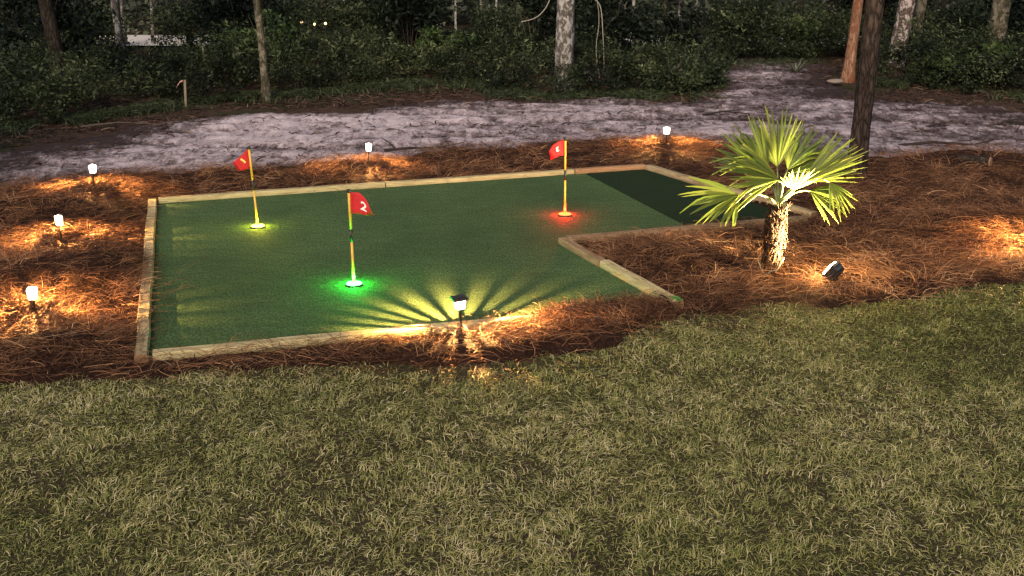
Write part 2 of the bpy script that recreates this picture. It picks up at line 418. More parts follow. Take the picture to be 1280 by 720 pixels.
# ------------------------------------------------------------------ putting green
def poly_slab(name, pts, z0, z1, mat, parent):
    bm = bmesh.new()
    a = [bm.verts.new((x, y, z0)) for x, y in pts]; c = [bm.verts.new((x, y, z1)) for x, y in pts]
    bm.faces.new(c); bm.faces.new(a[::-1])
    for i in range(len(pts)): bm.faces.new((a[i], a[(i+1) % len(pts)], c[(i+1) % len(pts)], c[i]))
    return bm_obj(name, bm, mat, parent)
SEAM_A, SEAM_B = (1.03, 14.909), (2.06, 11.801)
green = empty('putting_green', (-1, 11, 0), 0, 'green artificial turf putting green framed by pale timbers', 'putting green')
def rel(pts): return [(x+1, y-11) for x, y in pts]
poly_slab('main_turf', rel([(-2.85, 7.90), (.30, 8.77), (1.44, 9.08), (.53, 11.33), (SEAM_B[0]+.014, SEAM_B[1]-.045+.09), (SEAM_A[0]-.012, SEAM_A[1]+.045), (-4.46, 13.11)]), .008, .030, M_turf, green)
o = poly_slab('dark_turf', rel([SEAM_B, GREEN[4], GREEN[5], SEAM_A]), .008, .034, M_turf2, green)
o['label'] = 'much darker turf strip across the back corner'

def timber(p0, p1, mat, label, h=.088, w=.108, z=0, group='landscape timbers edging the green'):
    p0 = Vector((*p0, z)); p1 = Vector((*p1, z)); L = (p1-p0).length
    prof = []
    hw = w/2
    for sx in (1, -1):
        ang = [-60, -30, 0, 30, 60]
        pts = [(sx*(hw-.022+.022*math.cos(R(q))/1.0), h/2 + h/2*math.sin(R(q))/math.sin(R(60))*1.0) for q in ang]
        prof += pts if sx > 0 else pts[::-1]
    prof = [(y, zz) for y, zz in prof]
    bm = bmesh.new(); n = max(4, int(L/.12)); rings = []
    sd = random.random()*50
    for i in range(n+1):
        x = L*i/n
        wob = .004*math.sin(x*2.1+sd) + .0025*math.sin(x*6.3+sd*2)
        rings.append([bm.verts.new((x, y*(1+.02*math.sin(x*3+sd)) + wob, zz*(1+.015*math.sin(x*4+sd)))) for y, zz in prof])
    m = len(prof)
    for r0, r1 in zip(rings, rings[1:]):
        for j in range(m): bm.faces.new((r0[j], r0[(j+1) % m], r1[(j+1) % m], r1[j]))
    e0 = bm.faces.new(rings[0][::-1]); e1 = bm.faces.new(rings[-1])
    e0.material_index = e1.material_index = 1
    o = bm_obj('landscape_timber', bm, [mat, M_endgrain])
    for p in o.data.polygons: p.use_smooth = (p.material_index == 0)
    o.data.set_sharp_from_angle(angle=R(50))
    o.location = p0; o.rotation_euler.z = math.atan2(p1.y-p0.y, p1.x-p0.x)
    return tag(o, label, 'timber', group)
def lerp2(a, b, t): return (a[0]+(b[0]-a[0])*t, a[1]+(b[1]-a[1])*t)
LA, LB = (-4.475, 13.12), (-2.875, 7.80)
timber(LB, lerp2(LB, LA, .150), M_wood_grey, 'short weathered timber at the near left corner of the green', .092)
timber(lerp2(LB, LA, .152), lerp2(LB, LA, .640), M_wood_grey, 'timber with straw drifted over it beside the left lamps', .088)
timber(lerp2(LB, LA, .642), LA, M_wood_pale, 'timber beside the farthest left lamp at the back left corner', .085)
BA, BB = (-4.41, 13.165), (1.90, 15.285)
timber(BA, lerp2(BA, BB, .43), M_wood_pale, 'pale knotted timber behind the leftmost flag', .090)
timber(lerp2(BA, BB, .432), lerp2(BA, BB, .835), M_wood_pale, 'pale timber in the middle of the back edge of the green', .088)
timber(lerp2(BA, BB, .837), BB, M_wood_tan, 'orange tan timber right of the flag with the red light', .090)
RA, RB = (1.955, 15.235), (3.58, 12.44)
timber(RA, lerp2(RA, RB, .76), M_wood_grey, 'grey timber edging the dark turf towards the palm', .092)
timber(lerp2(RA, RB, .763), RB, M_wood_pale, 'short pale timber end behind the palm', .086)
NA, NB = (.56, 11.305), (3.50, 12.275)
NA = (.60, 11.315)
timber(NA, lerp2(NA, NB, .79), M_wood_brown, 'brownish timber along the inner edge behind the palm straw', .087)
timber(lerp2(NA, NB, .792), lerp2(NA, NB, .975), M_wood_grey, 'stub of timber right of the palm trunk', .084)
CA, CB = (.545, 11.27), (1.455, 9.10)
w = timber(CA, lerp2(CA, CB, .40), M_wood_brown, 'dark brown timber with a white tag at the inner corner', .094)
bm = bmesh.new(); add_box(bm, (-.001, 0, .055), (.004, .05, .04)); bm_obj('white_tag', bm, M_white, w)
CA2 = (CA[0]+.022, CA[1]); CB2 = (CB[0]+.022, CB[1])
w = timber(lerp2(CA2, CB2, .402), CB2, M_wood_pale, 'pale rounded timber with green paint on its end', .098, .116)
L = (Vector(CB2)-Vector(lerp2(CA2, CB2, .402))).length
bm = bmesh.new()
for k in range(46):
    x = L-.005-random.random()**2*.13; y = random.uniform(-.005, .05)
    zt = .099
    add_box(bm, (x, y, zt+.004), (.022, .010, .008), Matrix.Translation((x, y, zt)) @ Matrix.Rotation(random.random()*3, 4, 'Z') @ Matrix.Translation((-x, -y, -zt)))
bm_obj('green_mark', bm, M_greenpaint, w)['label'] = 'bright green mark on the timber end'
FA, FB = (-2.81, 7.885), (.23, 8.735)
timber(FA, lerp2(FA, FB, .70), M_wood_pale, 'pale timber along the near edge left of the front lamp', .090)
timber(lerp2(FA, FB, .703), FB, M_wood_pale, 'sawn timber half buried in straw right of the front lamp', .088)

# ------------------------------------------------------------------ golf flags
def text_mesh(ch, size):
    cu = bpy.data.curves.new('digit_curve', 'FONT'); cu.body = ch; cu.size = size; cu.align_x = 'CENTER'; cu.align_y = 'CENTER'; cu.offset = .022
    o = bpy.data.objects.new('tmp', cu); COL.objects.link(o)
    bpy.context.view_layer.update()
    me = bpy.data.meshes.new_from_object(o.evaluated_get(bpy.context.evaluated_depsgraph_get()))
    bpy.data.objects.remove(o)
    return me
def golf_flag(loc, label, top, bot, digit, dpos, dsize, dmat, lightcol, power, glow, lean=(0, 0), drot=0, mirror=False):
    """top / bot: lists of (x, z) from the pole outwards giving the cloth's upper and lower edge"""
    root = empty('golf_flag', loc, 0, label, 'golf flag', 'lit golf flags on the green')
    Hh = .90
    def P(z, x=0, y=0): return Vector((lean[0]*z+x, lean[1]*z+y, z))
    bm = bmesh.new(); add_tube(bm, [P(.0), P(.43)], [.0125, .0125], 12)
    bm_obj('pole', bm, M_yellow, root, True)
    bm = bmesh.new(); add_tube(bm, [P(.54), P(.90)], [.0125, .0125], 12)
    bm_obj('pole', bm, M_yellow, root, True)
    bm = bmesh.new(); add_tube(bm, [P(.425), P(.545)], [.0145, .0145], 12)
    bm_obj('joint_sleeve', bm, M_black, root, True)
    bm = bmesh.new(); add_tube(bm, [P(.895), P(.90), P(.925), P(.93)], [.012, .019, .019, .010], 12)
    bm_obj('top_knob', bm, M_black, root, True)
    # cloth
    nu, nv = 16, 8
    def edge(e, u):
        s = u*(len(e)-1); i = min(int(s), len(e)-2); t = s-i; t2 = t
        return (e[i][0]+(e[i+1][0]-e[i][0])*t2, e[i][1]+(e[i+1][1]-e[i][1])*t2)
    def cloth(u, v):
        a = edge(top, u); c = edge(bot, u)
        x = a[0]+(c[0]-a[0])*v; z = a[1]+(c[1]-a[1])*v
        y = .030*math.sin(u*5.5+v*1.6)*u**.6 + .012*math.sin(u*12+2.5*v)*u**.5
        q = P(.90+z); return Vector((q.x+x, q.y+y, q.z))
    bm = bmesh.new(); g = [[bm.verts.new(cloth(i/nu, j/nv)) for j in range(nv+1)] for i in range(nu+1)]
    for i in range(nu):
        for j in range(nv): bm.faces.new((g[i][j], g[i+1][j], g[i+1][j+1], g[i][j+1]))
    fl = bm_obj('flag_cloth', bm, M_red, root, True)
    sm = fl.modifiers.new('thick', 'SOLIDIFY'); sm.thickness = .002; sm.offset = 0
    # printed digit follows the cloth, printed on both faces
    tm = text_mesh(digit, 1.0)
    bm = bmesh.new()
    for side in (-1, 1):
        b2 = bmesh.new(); b2.from_mesh(tm)
        bmesh.ops.subdivide_edges(b2, edges=b2.edges, cuts=1)
        vm = {}
        for vtx in b2.verts:
            c, s = math.cos(drot), math.sin(drot)
            tx, ty = (vtx.co.x*c-vtx.co.y*s)*dsize, (vtx.co.x*s+vtx.co.y*c)*dsize
            if mirror: tx = -tx
            q = cloth(min(1, max(0, dpos[0]+tx)), min(1, max(0, dpos[1]-ty)))
            vm[vtx] = bm.verts.new((q.x, q.y+side*.004, q.z))
        for fc in b2.faces:
            try: bm.faces.new([vm[q] for q in fc.verts])
            except ValueError: pass
        b2.free()
    bm_obj('digit', bm, dmat, fl)
    # glowing cup at the foot
    bm = bmesh.new(); lathe(bm, [(.083, 0), (.083, .008), (.078, .014)], 28)
    bm_obj('cup_rim', bm, M_black, root, True)
    bm = bmesh.new(); lathe(bm, [(.078, .0142), (.072, .022), (.045, .028), (.016, .030)], 28)
    bm_obj('cup_light', bm, emit_mat('cup_glow', glow[0], glow[1]), root, True)
    for k in range(3):
        a = k*2.094 + .5
        li = bpy.data.lights.new('cup_lamp', 'POINT'); li.color = lightcol; li.energy = power/3; li.shadow_soft_size = .012
        lo = bpy.data.objects.new('cup_lamp', li); link(lo, root); lo.location = (.06*math.cos(a), .06*math.sin(a), .035)
    return root
golf_flag((-1.50, 9.78, .030), 'red golf flag numbered 2 with a bright green light at its foot',
          [(.012, 0), (.10, -.008), (.16, -.07), (.225, -.215)], [(.012, -.205), (.08, -.207), (.15, -.212), (.228, -.222)], '2', (.56, .55), .62, M_white,
          (.02, 1.0, .06), 17, ((.12, 1.0, .18), 3.4), (-.012, 0))
golf_flag((-2.90, 11.95, .030), 'red golf flag with a digit tinted amber as if lit by its yellow cup light',
          [(-.012, 0), (-.07, -.05), (-.13, -.10), (-.195, -.155)], [(-.012, -.215), (-.06, -.232), (-.11, -.24), (-.155, -.255)], '1', (.40, .42), .66, M_lit_print,
          (1.0, .88, .05), 7, ((1.0, .88, .14), 2.6), (-.040, 0), -.6)
golf_flag((.63, 12.51, .030), 'red golf flag drooping to the left over a red cup light',
          [(-.012, 0), (-.08, -.015), (-.15, -.06), (-.195, -.13)], [(-.012, -.185), (-.06, -.185), (-.11, -.20), (-.175, -.245)], '3', (.45, .5), .45, M_white,
          (1.0, .015, .01), 17, ((1.0, .13, .03), 3), (-.008, 0))

# ------------------------------------------------------------------ path lamps
def make_lamp(kind, loc, label, rz, power, tilt=(0, 0), cone=160):
    root = empty('path_lamp', loc, rz, label, 'path lamp', 'solar path lamps around the green')
    root.rotation_euler.x, root.rotation_euler.y = tilt
    top = .335 if kind == 'square' else .31
    z1 = top-.028; z0 = z1-.082
    bm = bmesh.new(); add_tube(bm, [(0, 0, -.10), (0, 0, -.02), (0, 0, z0-.006), (0, 0, z0+.002)], [.002, .0085, .0085, .011], 12)
    bm_obj('post', bm, M_bronze, root, True)
    if kind == 'square':
        bm = bmesh.new(); add_box(bm, (0, 0, z1+.007), (.134, .134, .012), None, .93, .002); add_box(bm, (0, 0, z1+.0205), (.100, .100, .014), None, .55, .002)
        cap = bm_obj('cap', bm, M_cap, root)
        hw0, hw1 = .033, .043
    else:
        bm = bmesh.new(); add_box(bm, (0, 0, z1+.008), (.076, .076, .010), None, .9, .002); add_box(bm, (0, 0, z1+.020), (.03, .03, .014), None, .5)
        cap = bm_obj('cap', bm, M_frost, root)
        hw0, hw1 = .026, .034
    # lantern glass, open at the foot
    bm = bmesh.new()
    a = [bm.verts.new((x*hw0, y*hw0, z0)) for x, y in ((-1, -1), (1, -1), (1, 1), (-1, 1))]
    c = [bm.verts.new((x*hw1, y*hw1, z1)) for x, y in ((-1, -1), (1, -1), (1, 1), (-1, 1))]
    for i in range(4): bm.faces.new((a[i], a[(i+1) % 4], c[(i+1) % 4], c[i]))
    lens = bm_obj('lantern_glass', bm, M_lens, root)
    bm = bmesh.new()
    for i in range(4):
        mt = Matrix.Rotation(i*math.pi/2, 4, 'Z')
        for k in range(-3, 4):
            f = k/3.0*.98
            lv = []
            for zr, cov in ((z0, 1.0), (z1-.052, 1.0), (z1-.036, .66), (z1-.026, .66), (z1, .62)):
                u = (zr-z0)/(z1-z0); hw = hw0+(hw1-hw0)*u
                wd = hw*2/6*cov*(1 if abs(k) < 3 else .9)
                p = Vector((f*hw, -hw-.001, zr))
                lv.append([bm.verts.new(mt @ (p+Vector((dx*wd/2, dy, 0)))) for dx, dy in ((-1, -.0015), (1, -.0015), (1, .0015), (-1, .0015))])
            for r0, r1 in zip(lv, lv[1:]):
                for q in range(4): bm.faces.new((r0[q], r0[(q+1) % 4], r1[(q+1) % 4], r1[q]))
    bm_obj('glass_rib', bm, M_rib, lens)
    if kind == 'square':
        for sx, sy in ((1, 1), (1, -1), (-1, 1), (-1, -1)):
            bm = bmesh.new()
            add_tube(bm, [(sx*(hw0+.002), sy*(hw0+.002), z0), (sx*(hw1+.002), sy*(hw1+.002), z1)], [.0035, .0035], 6)
            bm_obj('corner_bar', bm, M_cap, root)
    bm = bmesh.new(); add_box(bm, (0, 0, z0+.002), (hw0*1.98, hw0*1.98, .003))
    bm_obj('dimming_floor', bm, M_floor, lens)  # plate added to dim the light straight below the lamp
    bm = bmesh.new(); add_tube(bm, [(0, 0, z1), (0, 0, z1-.006), (0, 0, z1-.010)], [.012, .010, .006], 10)
    bm_obj('bulb', bm, M_bulb, root, True)
    li = bpy.data.lights.new('lamp_light', 'SPOT'); li.color = WARM; li.energy = power*1.15; li.shadow_soft_size = .004; li.spot_size = R(cone); li.spot_blend = .18
    lo = bpy.data.objects.new('lamp_light', li); link(lo, root); lo.location = (0, 0, z1-.016)
    return root
def bh(x, y): return float(max(bed_h(np.array([x]), np.array([y]))[0], 0))
LAMPS = [('square', -.42, 8.47, 'path lamp with a broad dark square cap at the near edge of the green', .35, 1250, 162),
         ('plain', -4.06, 8.69, 'brightest path lamp leftmost and nearest in the left straw', .2, 850, 166),
         ('plain', -4.78, 11.06, 'path lamp in the middle of the three on the left', .5, 800, 162),
         ('plain', -5.28, 13.39, 'path lamp behind the back left corner beside the sand', .1, 720, 154),
         ('plain', -2.02, 14.99, 'path lamp behind the back edge between two flags', .3, 520, 152),
         ('plain', 2.38, 16.55, 'path lamp in the straw at the back behind the palm', .6, 700, 155),
         ('plain', 5.45, 10.75, 'path lamp in the straw at the right edge near the lawn', .2, 950, 170)]
for k, x, y, lb, rz, pw, cone in LAMPS:
    make_lamp(k, (x, y, bh(x, y)), lb, rz, pw, (.02 if k == 'square' else random.uniform(-.05, .05), random.uniform(-.06, .06)), cone)

# ------------------------------------------------------------------ palm with its floodlight
PX, PY = 2.48, 10.02
palm = empty('fan_palm', (PX, PY, bh(PX, PY)), 0, 'small floodlit fan palm with yellow green fronds in the straw', 'palm')
bm = bmesh.new()
tp = [(.0, 0, -.05), (0, 0, .0), (.005, 0, .12), (.02, 0, .25), (.035, 0, .38), (.05, .0, .52), (.055, 0, .64), (.06, 0, .70)]
tr = [.082, .070, .047, .040, .044, .054, .052, .036]
add_tube(bm, tp, tr, 22)
bmesh.ops.subdivide_edges(bm, edges=[e for e in bm.edges], cuts=2, use_grid_fill=True)
for vtx in bm.verts:
    a = math.atan2(vtx.co.y, vtx.co.x)
    n = float(fbm(np.array([a*2.2+5]), np.array([vtx.co.z*9]), 1.5, 3, 5)[0])-.5
    vtx.co.x += math.cos(a)*n*.06; vtx.co.y += math.sin(a)*n*.06
bm_obj('trunk', bm, M_palmtrunk, palm, True)
for k in range(16):      # stubs of cut leaf stalks
    z = .16+.50*k/16; a = k*2.4; r = .038
    bm = bmesh.new()
    d = Vector((math.cos(a), math.sin(a), 0)); c = Vector((.02+.05*z, 0, z))
    ln = random.uniform(.07, .13)
    add_tube(bm, [c+d*(r-.03), c+d*(r+.02)+Vector((0, 0, ln*.4)), c+d*(r+.03+ln*.25)+Vector((0, 0, ln))], [.026, .022, .012], 7)
    bm_obj('leaf_stub', bm, M_palmtrunk, palm)
# shaggy fibre round the trunk
V = []; Q = []; T = []
for k in range(900):
    z = random.uniform(.04, .68); a = random.random()*6.283; r = .040+.020*random.random()+(.014 if z > .4 else 0)
    c = Vector((.02+.05*z, 0, z)); d = Vector((math.cos(a), math.sin(a), 0)); t = Vector((-math.sin(a), math.cos(a), 0))
    L = random.uniform(.05, .16); sw = random.uniform(-.9, .9); w = random.uniform(.002, .005)
    p = c+d*r
    dirv = (t*sw+Vector((0, 0, random.choice((-1, -1, 1))))+d*random.uniform(.0, .45)).normalized()
    base = len(V); tt = random.random()
    for s in range(4):
        q = p+dirv*(L*s/3)-Vector((0, 0, .06*(s/3)**2*random.random()))+d*.02*math.sin(s)
        V += [q+t*w, q-t*w]; T += [tt, tt]
    for s in range(3): Q.append((base+2*s, base+2*s+1, base+2*s+3, base+2*s+2))
fast_mesh('trunk_fibre', np.array([list(v) for v in V]), np.array(Q), M_fibre, palm, T)

def frond(hub, axis, nrm, RR, spread, n=20, droop=.06, fold=.12, tone=0, skew=0, start=(.05, 0, .68)):
    """one fan leaf: a stalk from the crown to the hub, then folded leaflets fanning out around the axis"""
    hub = Vector(hub); a = Vector(axis).normalized(); up = Vector((0, 0, 1))
    s_ = a.cross(Vector(nrm)).normalized(); nrm = s_.cross(a)
    p0 = Vector(start); ln0 = (hub-p0).length
    c1 = p0+Vector((a.x*.1, a.y*.1, .55))*ln0*.5; c2 = hub-a*ln0*.35
    pts = []
    for q in range(8):
        t = q/7
        pts.append(p0*(1-t)**3+c1*3*t*(1-t)**2+c2*3*t*t*(1-t)+hub*t**3)
    bm = bmesh.new(); add_tube(bm, pts, [.015-.0011*q for q in range(8)], 7)
    st = bm_obj('stalk', bm, M_petiole, None, True)
    V = []; Q = []; T = []
    sp = R(spread); dth = 2*sp/(n-1)
    for q in range(n):
        th = -sp + dth*q + random.uniform(-.35, .35)*dth
        k = th/sp
        ln = RR*(1-.22*k*k+skew*k)*random.uniform(.86, 1.06)
        d = (a*math.cos(th)+s_*math.sin(th) + nrm*(fold*(.5-k*k)+random.uniform(-.05, .05))).normalized()
        side = (-a*math.sin(th)+s_*math.cos(th)).normalized()
        side = (Matrix.Rotation(random.uniform(-.5, .5), 3, d) @ side)
        dn = random.uniform(.5, 1.6)*droop; bend = random.uniform(-.05, .05)
        tt = min(1, max(0, random.gauss(.5+tone, .17)))
        brk = random.random() < .15
        wm = min(max(RR*.52*math.tan(dth/2), .015), .029)*random.uniform(.85, 1.1)
        b0 = len(V)
        for s in range(8):
            u = s/7
            pnt = hub + d*(ln*u) - up*(dn*ln*u**2.3) + side*(bend*ln*u*u)
            if brk and u > .65: pnt = pnt - up*(ln*.6*(u-.65))
            w = wm*min(1, u/.42+.06) if u < .45 else wm*(1-.88*((u-.45)/.55)**2.2)
            if s == 7: w *= .45
            nn = d.cross(side)
            V += [pnt-side*w, pnt-nn*(w*.55), pnt+side*w]; T += [tt]*3 if u < .88 else [min(1, tt+.4)]*3
        for s in range(7):
            c = b0+3*s
            Q += [(c, c+1, c+4, c+3), (c+1, c+2, c+5, c+4)]
    fr = fast_mesh('frond', np.array([list(v) for v in V]), np.array(Q), M_frond, palm, T)
    st.parent = fr
    return fr
CAMW = (-.2, -.9, .35)
frond((.05, .14, 1.05), (-.08, .22, 1), (0, -1, .2), .60, 36, 17, .03, .1, .02)            # tall upright fan at the back
frond((-.03, .12, 1.02), (-.55, .2, .9), (-.1, -1, .3), .58, 26, 12, .04, .1, -.08)           # tall, leaning left
frond((.16, .18, 1.02), (.48, .3, .9), (0, -1, .3), .54, 34, 15, .04, .1, -.12)            # behind, to the right
frond((.03, -.05, .97), (-1, -.12, .38), (-.1, -.8, .75), .66, 44, 26, .10, .15, .12)      # broad left fan
frond((-.10, .12, 1.02), (-1, .25, .62), (-.2, -1, .4), .58, 26, 13, .06, .1, -.22)        # dark fan behind it
frond((.24, -.03, .93), (1, -.05, .85), (-.5, -.8, .6), .72, 24, 13, .03, .1, .16)         # right, reaching up
frond((.28, .06, .93), (1, .1, .36), (-.3, -.6, 1), .66, 22, 12, .06, .1, .10)             # right, flatter
frond((.20, .20, .98), (.8, .5, .6), (-.3, -1, .4), .56, 34, 14, .06, .1, -.2)             # right, behind
frond((.50, -.06, .95), (.55, -.25, -.75), (.4, -1, .2), .34, 34, 9, .1, .1, .1)           # right, hanging
frond((.15, -.16, .90), (.15, -.5, .95), (.2, -1, -.2), .33, 58, 13, .08, .15, .12)        # facing the lamp
frond((-.36, -.12, .84), (-.85, -.25, -.22), (-.2, -.8, .8), .50, 62, 15, .10, .15, 0, .28)   # low left one
frond((.36, .05, .84), (.75, .1, -.3), (0, -1, .5), .40, 40, 10, .15, .1, -.1)
# thin bare shoots at the foot
bm = bmesh.new()
add_tube(bm, [(-.06, -.10, .02), (-.02, -.16, .10), (.05, -.17, .13), (.11, -.15, .24)], [.008, .007, .006, .003], 6)
add_tube(bm, [(-.12, -.06, .20), (-.09, -.13, .10), (-.02, -.17, .04)], [.004, .005, .005], 6)
bm_obj('dead_stalk', bm, M_stake, palm, True)

FX, FY = 3.02, 9.68
fz = bh(FX, FY)
fl = empty('floodlight', (FX, FY, fz), 0, 'small black floodlight on a stake aimed up at the palm', 'floodlight')
aim = Vector((PX+.06, PY+.16, 1.22)) - Vector((FX, FY, fz+.16)); aim.normalize()
rot = aim.to_track_quat('Z', 'Y').to_matrix().to_4x4()
rot = Vector((-.62, .42, .50)).normalized().to_track_quat('Z', 'Y').to_matrix().to_4x4()
HM = Matrix.Translation((0, 0, .15)) @ rot @ Matrix.Scale(1.2, 4)
bm = bmesh.new(); add_box(bm, (0, 0, 0), (.150, .115, .045), HM, 1, .006)
for k in range(-4, 5): add_box(bm, (k*.015, 0, -.032), (.005, .10, .02), HM)
bm_obj('lamp_head', bm, M_black, fl)
bm = bmesh.new()
for c, d in (((0, .060, .030), (.158, .008, .022)), ((0, -.060, .030), (.158, .008, .022)), ((.077, 0, .030), (.008, .112, .022)), ((-.077, 0, .030), (.008, .112, .022))): add_box(bm, c, d, HM)
bm_obj('lens_frame', bm, M_black, fl)
bm = bmesh.new(); add_box(bm, (0, 0, .042), (.145, .108, .026), HM, .8, .004)
bm_obj('lens', bm, emit_mat('flood_lens', (1, .74, .36), 30), fl)
bm = bmesh.new()
add_tube(bm, [HM @ Vector((.085, 0, 0)), Vector((.07, .02, .05)), Vector((0, 0, .03)), Vector((-.07, -.02, .05)), HM @ Vector((-.085, 0, 0))], [.007]*5, 8)
bm_obj('bracket', bm, M_black, fl)
bm = bmesh.new(); add_tube(bm, [(0, 0, -.12), (0, 0, .0), (0, 0, .04)], [.003, .013, .013], 8)
bm_obj('stake', bm, M_black, fl)
li = bpy.data.lights.new('flood_beam', 'SPOT'); li.color = (1.0, .80, .40); li.energy = 1150; li.spot_size = R(138); li.spot_blend = .6; li.shadow_soft_size = .04
lo = bpy.data.objects.new('flood_beam', li); link(lo, fl)
lo.matrix_local = Matrix.Translation(HM @ Vector((0, 0, .062))) @ aim.to_track_quat('-Z', 'Y').to_matrix().to_4x4()

li = bpy.data.lights.new('straw_fill', 'POINT'); li.color = (1.0, .66, .26); li.energy = 30; li.shadow_soft_size = .05      # added point light above the lens, brightens the straw around it
lo = bpy.data.objects.new('straw_fill', li); link(lo, fl); lo.location = HM @ Vector((0, 0, .085))+Vector((0, 0, .10))
# ------------------------------------------------------------------ pine straw, grass, litter
def ribbons(P, az, length, width, curl, pitch, roll, nseg=3):
    """flat curved strands: P (n,3) start, az heading, curl total turn, pitch rise"""
    n = len(P); k = nseg+1
    V = np.zeros((n, k, 2, 3)); cur = P.copy()
    for s in range(k):
        u = s/nseg
        a = az+curl*u; pi = pitch*(1-1.7*u)
        dx = np.cos(a)*np.cos(pi); dy = np.sin(a)*np.cos(pi); dz = np.sin(pi)
        sx = -np.sin(a)*np.cos(roll); sy = np.cos(a)*np.cos(roll); sz = np.sin(roll)
        w = (width*(1-.5*u))[:, None]*.5
        side = np.stack([sx, sy, sz], -1)*w
        V[:, s, 0] = cur-side; V[:, s, 1] = cur+side
        cur = cur + np.stack([dx, dy, dz], -1)*(length/nseg)[:, None]
    i = (np.arange(n)*k*2)[:, None]
    Q = np.concatenate([np.stack([i[:, 0]+2*s, i[:, 0]+2*s+1, i[:, 0]+2*s+3, i[:, 0]+2*s+2], -1)[:, None] for s in range(nseg)], 1).reshape(-1, 4)
    return V.reshape(-1, 3), Q
rng = RNG
n = 400000
x = rng.uniform(-9, 9.5, n); y = rng.uniform(6.9, 18.2, n)
keep = np.abs(x) < .44*y+1.6
x, y = x[keep], y[keep]
g = sd_poly(x, y, GREEN); sm = straw_mask(x, y)
dens = sm*np.where(y < 12, 1.0, np.where(y < 15, .72, .5))
keep = (g > .10) & (rng.random(len(x)) < dens)
x, y, g = x[keep], y[keep], g[keep]
# loose strands drifted over the near timber and corner
ex = rng.uniform(-1.6, 1.5, 2600); ey = 8.30+.29*ex+rng.normal(-.02, .09, 2600)+.12
dr = fbm(ex, ey, 2.2, 3, 33); kk = (rng.random(2600) < sstep(-1.3, .2, ex)*sstep(.35, .6, dr)*.9)
ex, ey = ex[kk], ey[kk]
ex2 = rng.uniform(-3.55, -3.05, 700); ey2 = rng.uniform(8.6, 9.9, 700); kk = rng.random(700) < .25*np.exp(-((ey2-9.5)/.25)**2)+.02
ex2, ey2 = ex2[kk], ey2[kk]
# stretch of green edge that straw covers beyond the last front timber
ex3 = rng.uniform(.25, 1.45, 3600); ey3 = 8.70+.29*ex3+rng.normal(-.05, .10, 3600)
z = bed_h(x, y) + rng.random(len(x))**2*.085*(.3+1.4*fbm(x, y, 3.2, 3, 61))
ze = .055 + rng.random(len(ex))*.055; ze2 = .085+rng.random(len(ex2))*.03; ze3 = .03+.06*rng.random(len(ex3))
gx = rng.uniform(-4.3, 3.3, 420); gy = rng.uniform(8, 15, 420); kk = (sd_poly(gx, gy, GREEN) < -.03); gx, gy = gx[kk], gy[kk]
kk = rng.random(len(gx)) < .04+.45*np.exp(sd_poly(gx, gy, GREEN)/.35); gx, gy = gx[kk], gy[kk]
wx = rng.uniform(-5.5, 6, 16000); wy = rng.uniform(5.2, 10.4, 16000); kk = rng.random(16000) < np.exp(sd_poly(wx, wy, LAWN_POLY)/.17)*sstep(.38, .60, fbm(wx, wy, 1.5, 3, 151))*.9+.002; kk &= (sd_poly(wx, wy, LAWN_POLY) < .15) & (sd_poly(wx, wy, GREEN) > .22); wx, wy = wx[kk], wy[kk]
X = np.concatenate([x, ex, ex2, ex3, gx, wx]); Y = np.concatenate([y, ey, ey2, ey3, gy, wy]); Z = np.concatenate([z, ze, ze2, ze3, np.full(len(gx), .037), np.full(len(wx), .05)])
m = len(X)
flow = fbm(X, Y, .9, 3, 50)*9 + fbm(X, Y, 3.5, 2, 57)*5
az = flow + rng.normal(0, .75, m) + np.where(rng.random(m) < .25, rng.random(m)*6.28, 0)
ln = rng.uniform(.12, .29, m); wd = rng.uniform(.0020, .0044, m); wd = np.where(rng.random(m) < .15, wd*1.7, wd)
clump = fbm(X, Y, 5.5, 3, 66); big = fbm(X, Y, .8, 3, 67)
tint = np.clip(.44+rng.normal(0, .17, m)+(clump-.5)*.85+(big-.5)*.3 + .10*sstep(1.4, 3.0, X)*sstep(12, 10.5, Y), 0, 1)  # last term lightens needles near the palm, painting in floodlight spill
V, Q = ribbons(np.stack([X, Y, Z], -1), az, ln, wd, rng.normal(0, .7, m), rng.normal(.26, .32, m), rng.normal(0, .6, m), 3)
o = fast_mesh('pine_straw', V, Q, M_straw, None, np.repeat(tint, 8))
tag(o, 'loose reddish brown pine needles heaped around the green', 'pine straw', kind='stuff')

# grass
n = 860000
x = rng.uniform(-8.6, 8.6, n); y = rng.uniform(3.6, 11.0, n)
keep = (np.abs(x) < .44*y+.9) | ((np.abs(x) < .44*y+3.6) & (rng.random(n) < .55))
x, y = x[keep], y[keep]
dl = sd_poly(x, y, LAWN_POLY) + (fbm(x, y, 1.6, 4, 44)-.5)*.55
bare = fbm(x, y, 2.2, 4, 101)
keep = (rng.random(len(x)) < sstep(.20, -.42, dl)*(.6+.4*sstep(.28, .46, bare))) & (sd_poly(x, y, GREEN) > .2)
x, y, bare = x[keep], y[keep], bare[keep]
m = len(x)
cl = fbm(x, y, 7, 3, 105); pat = fbm(x, y, .9, 4, 110)
hgt = rng.uniform(.022, .060, m)*(.6+.8*cl)*np.where(rng.random(m) < .03, 1.7, 1)
az = fbm(x, y, 4, 2, 120)*12+rng.normal(0, 1.3, m)
pit = np.clip(rng.normal(.75, .45, m), .05, 1.45)
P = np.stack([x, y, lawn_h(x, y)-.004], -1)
green_lit_side = .5*sstep(-1.5, 4.5, x)*sstep(6.0, 9.0, y) + .15*sstep(-3, 3, x)  # greener towards the back right: lamp light put into the blade tint
dead = np.clip(.575 + rng.normal(0, .25, m) + (pat-.5)*.45 + (cl-.5)*.3 - .30*green_lit_side, 0, 1)
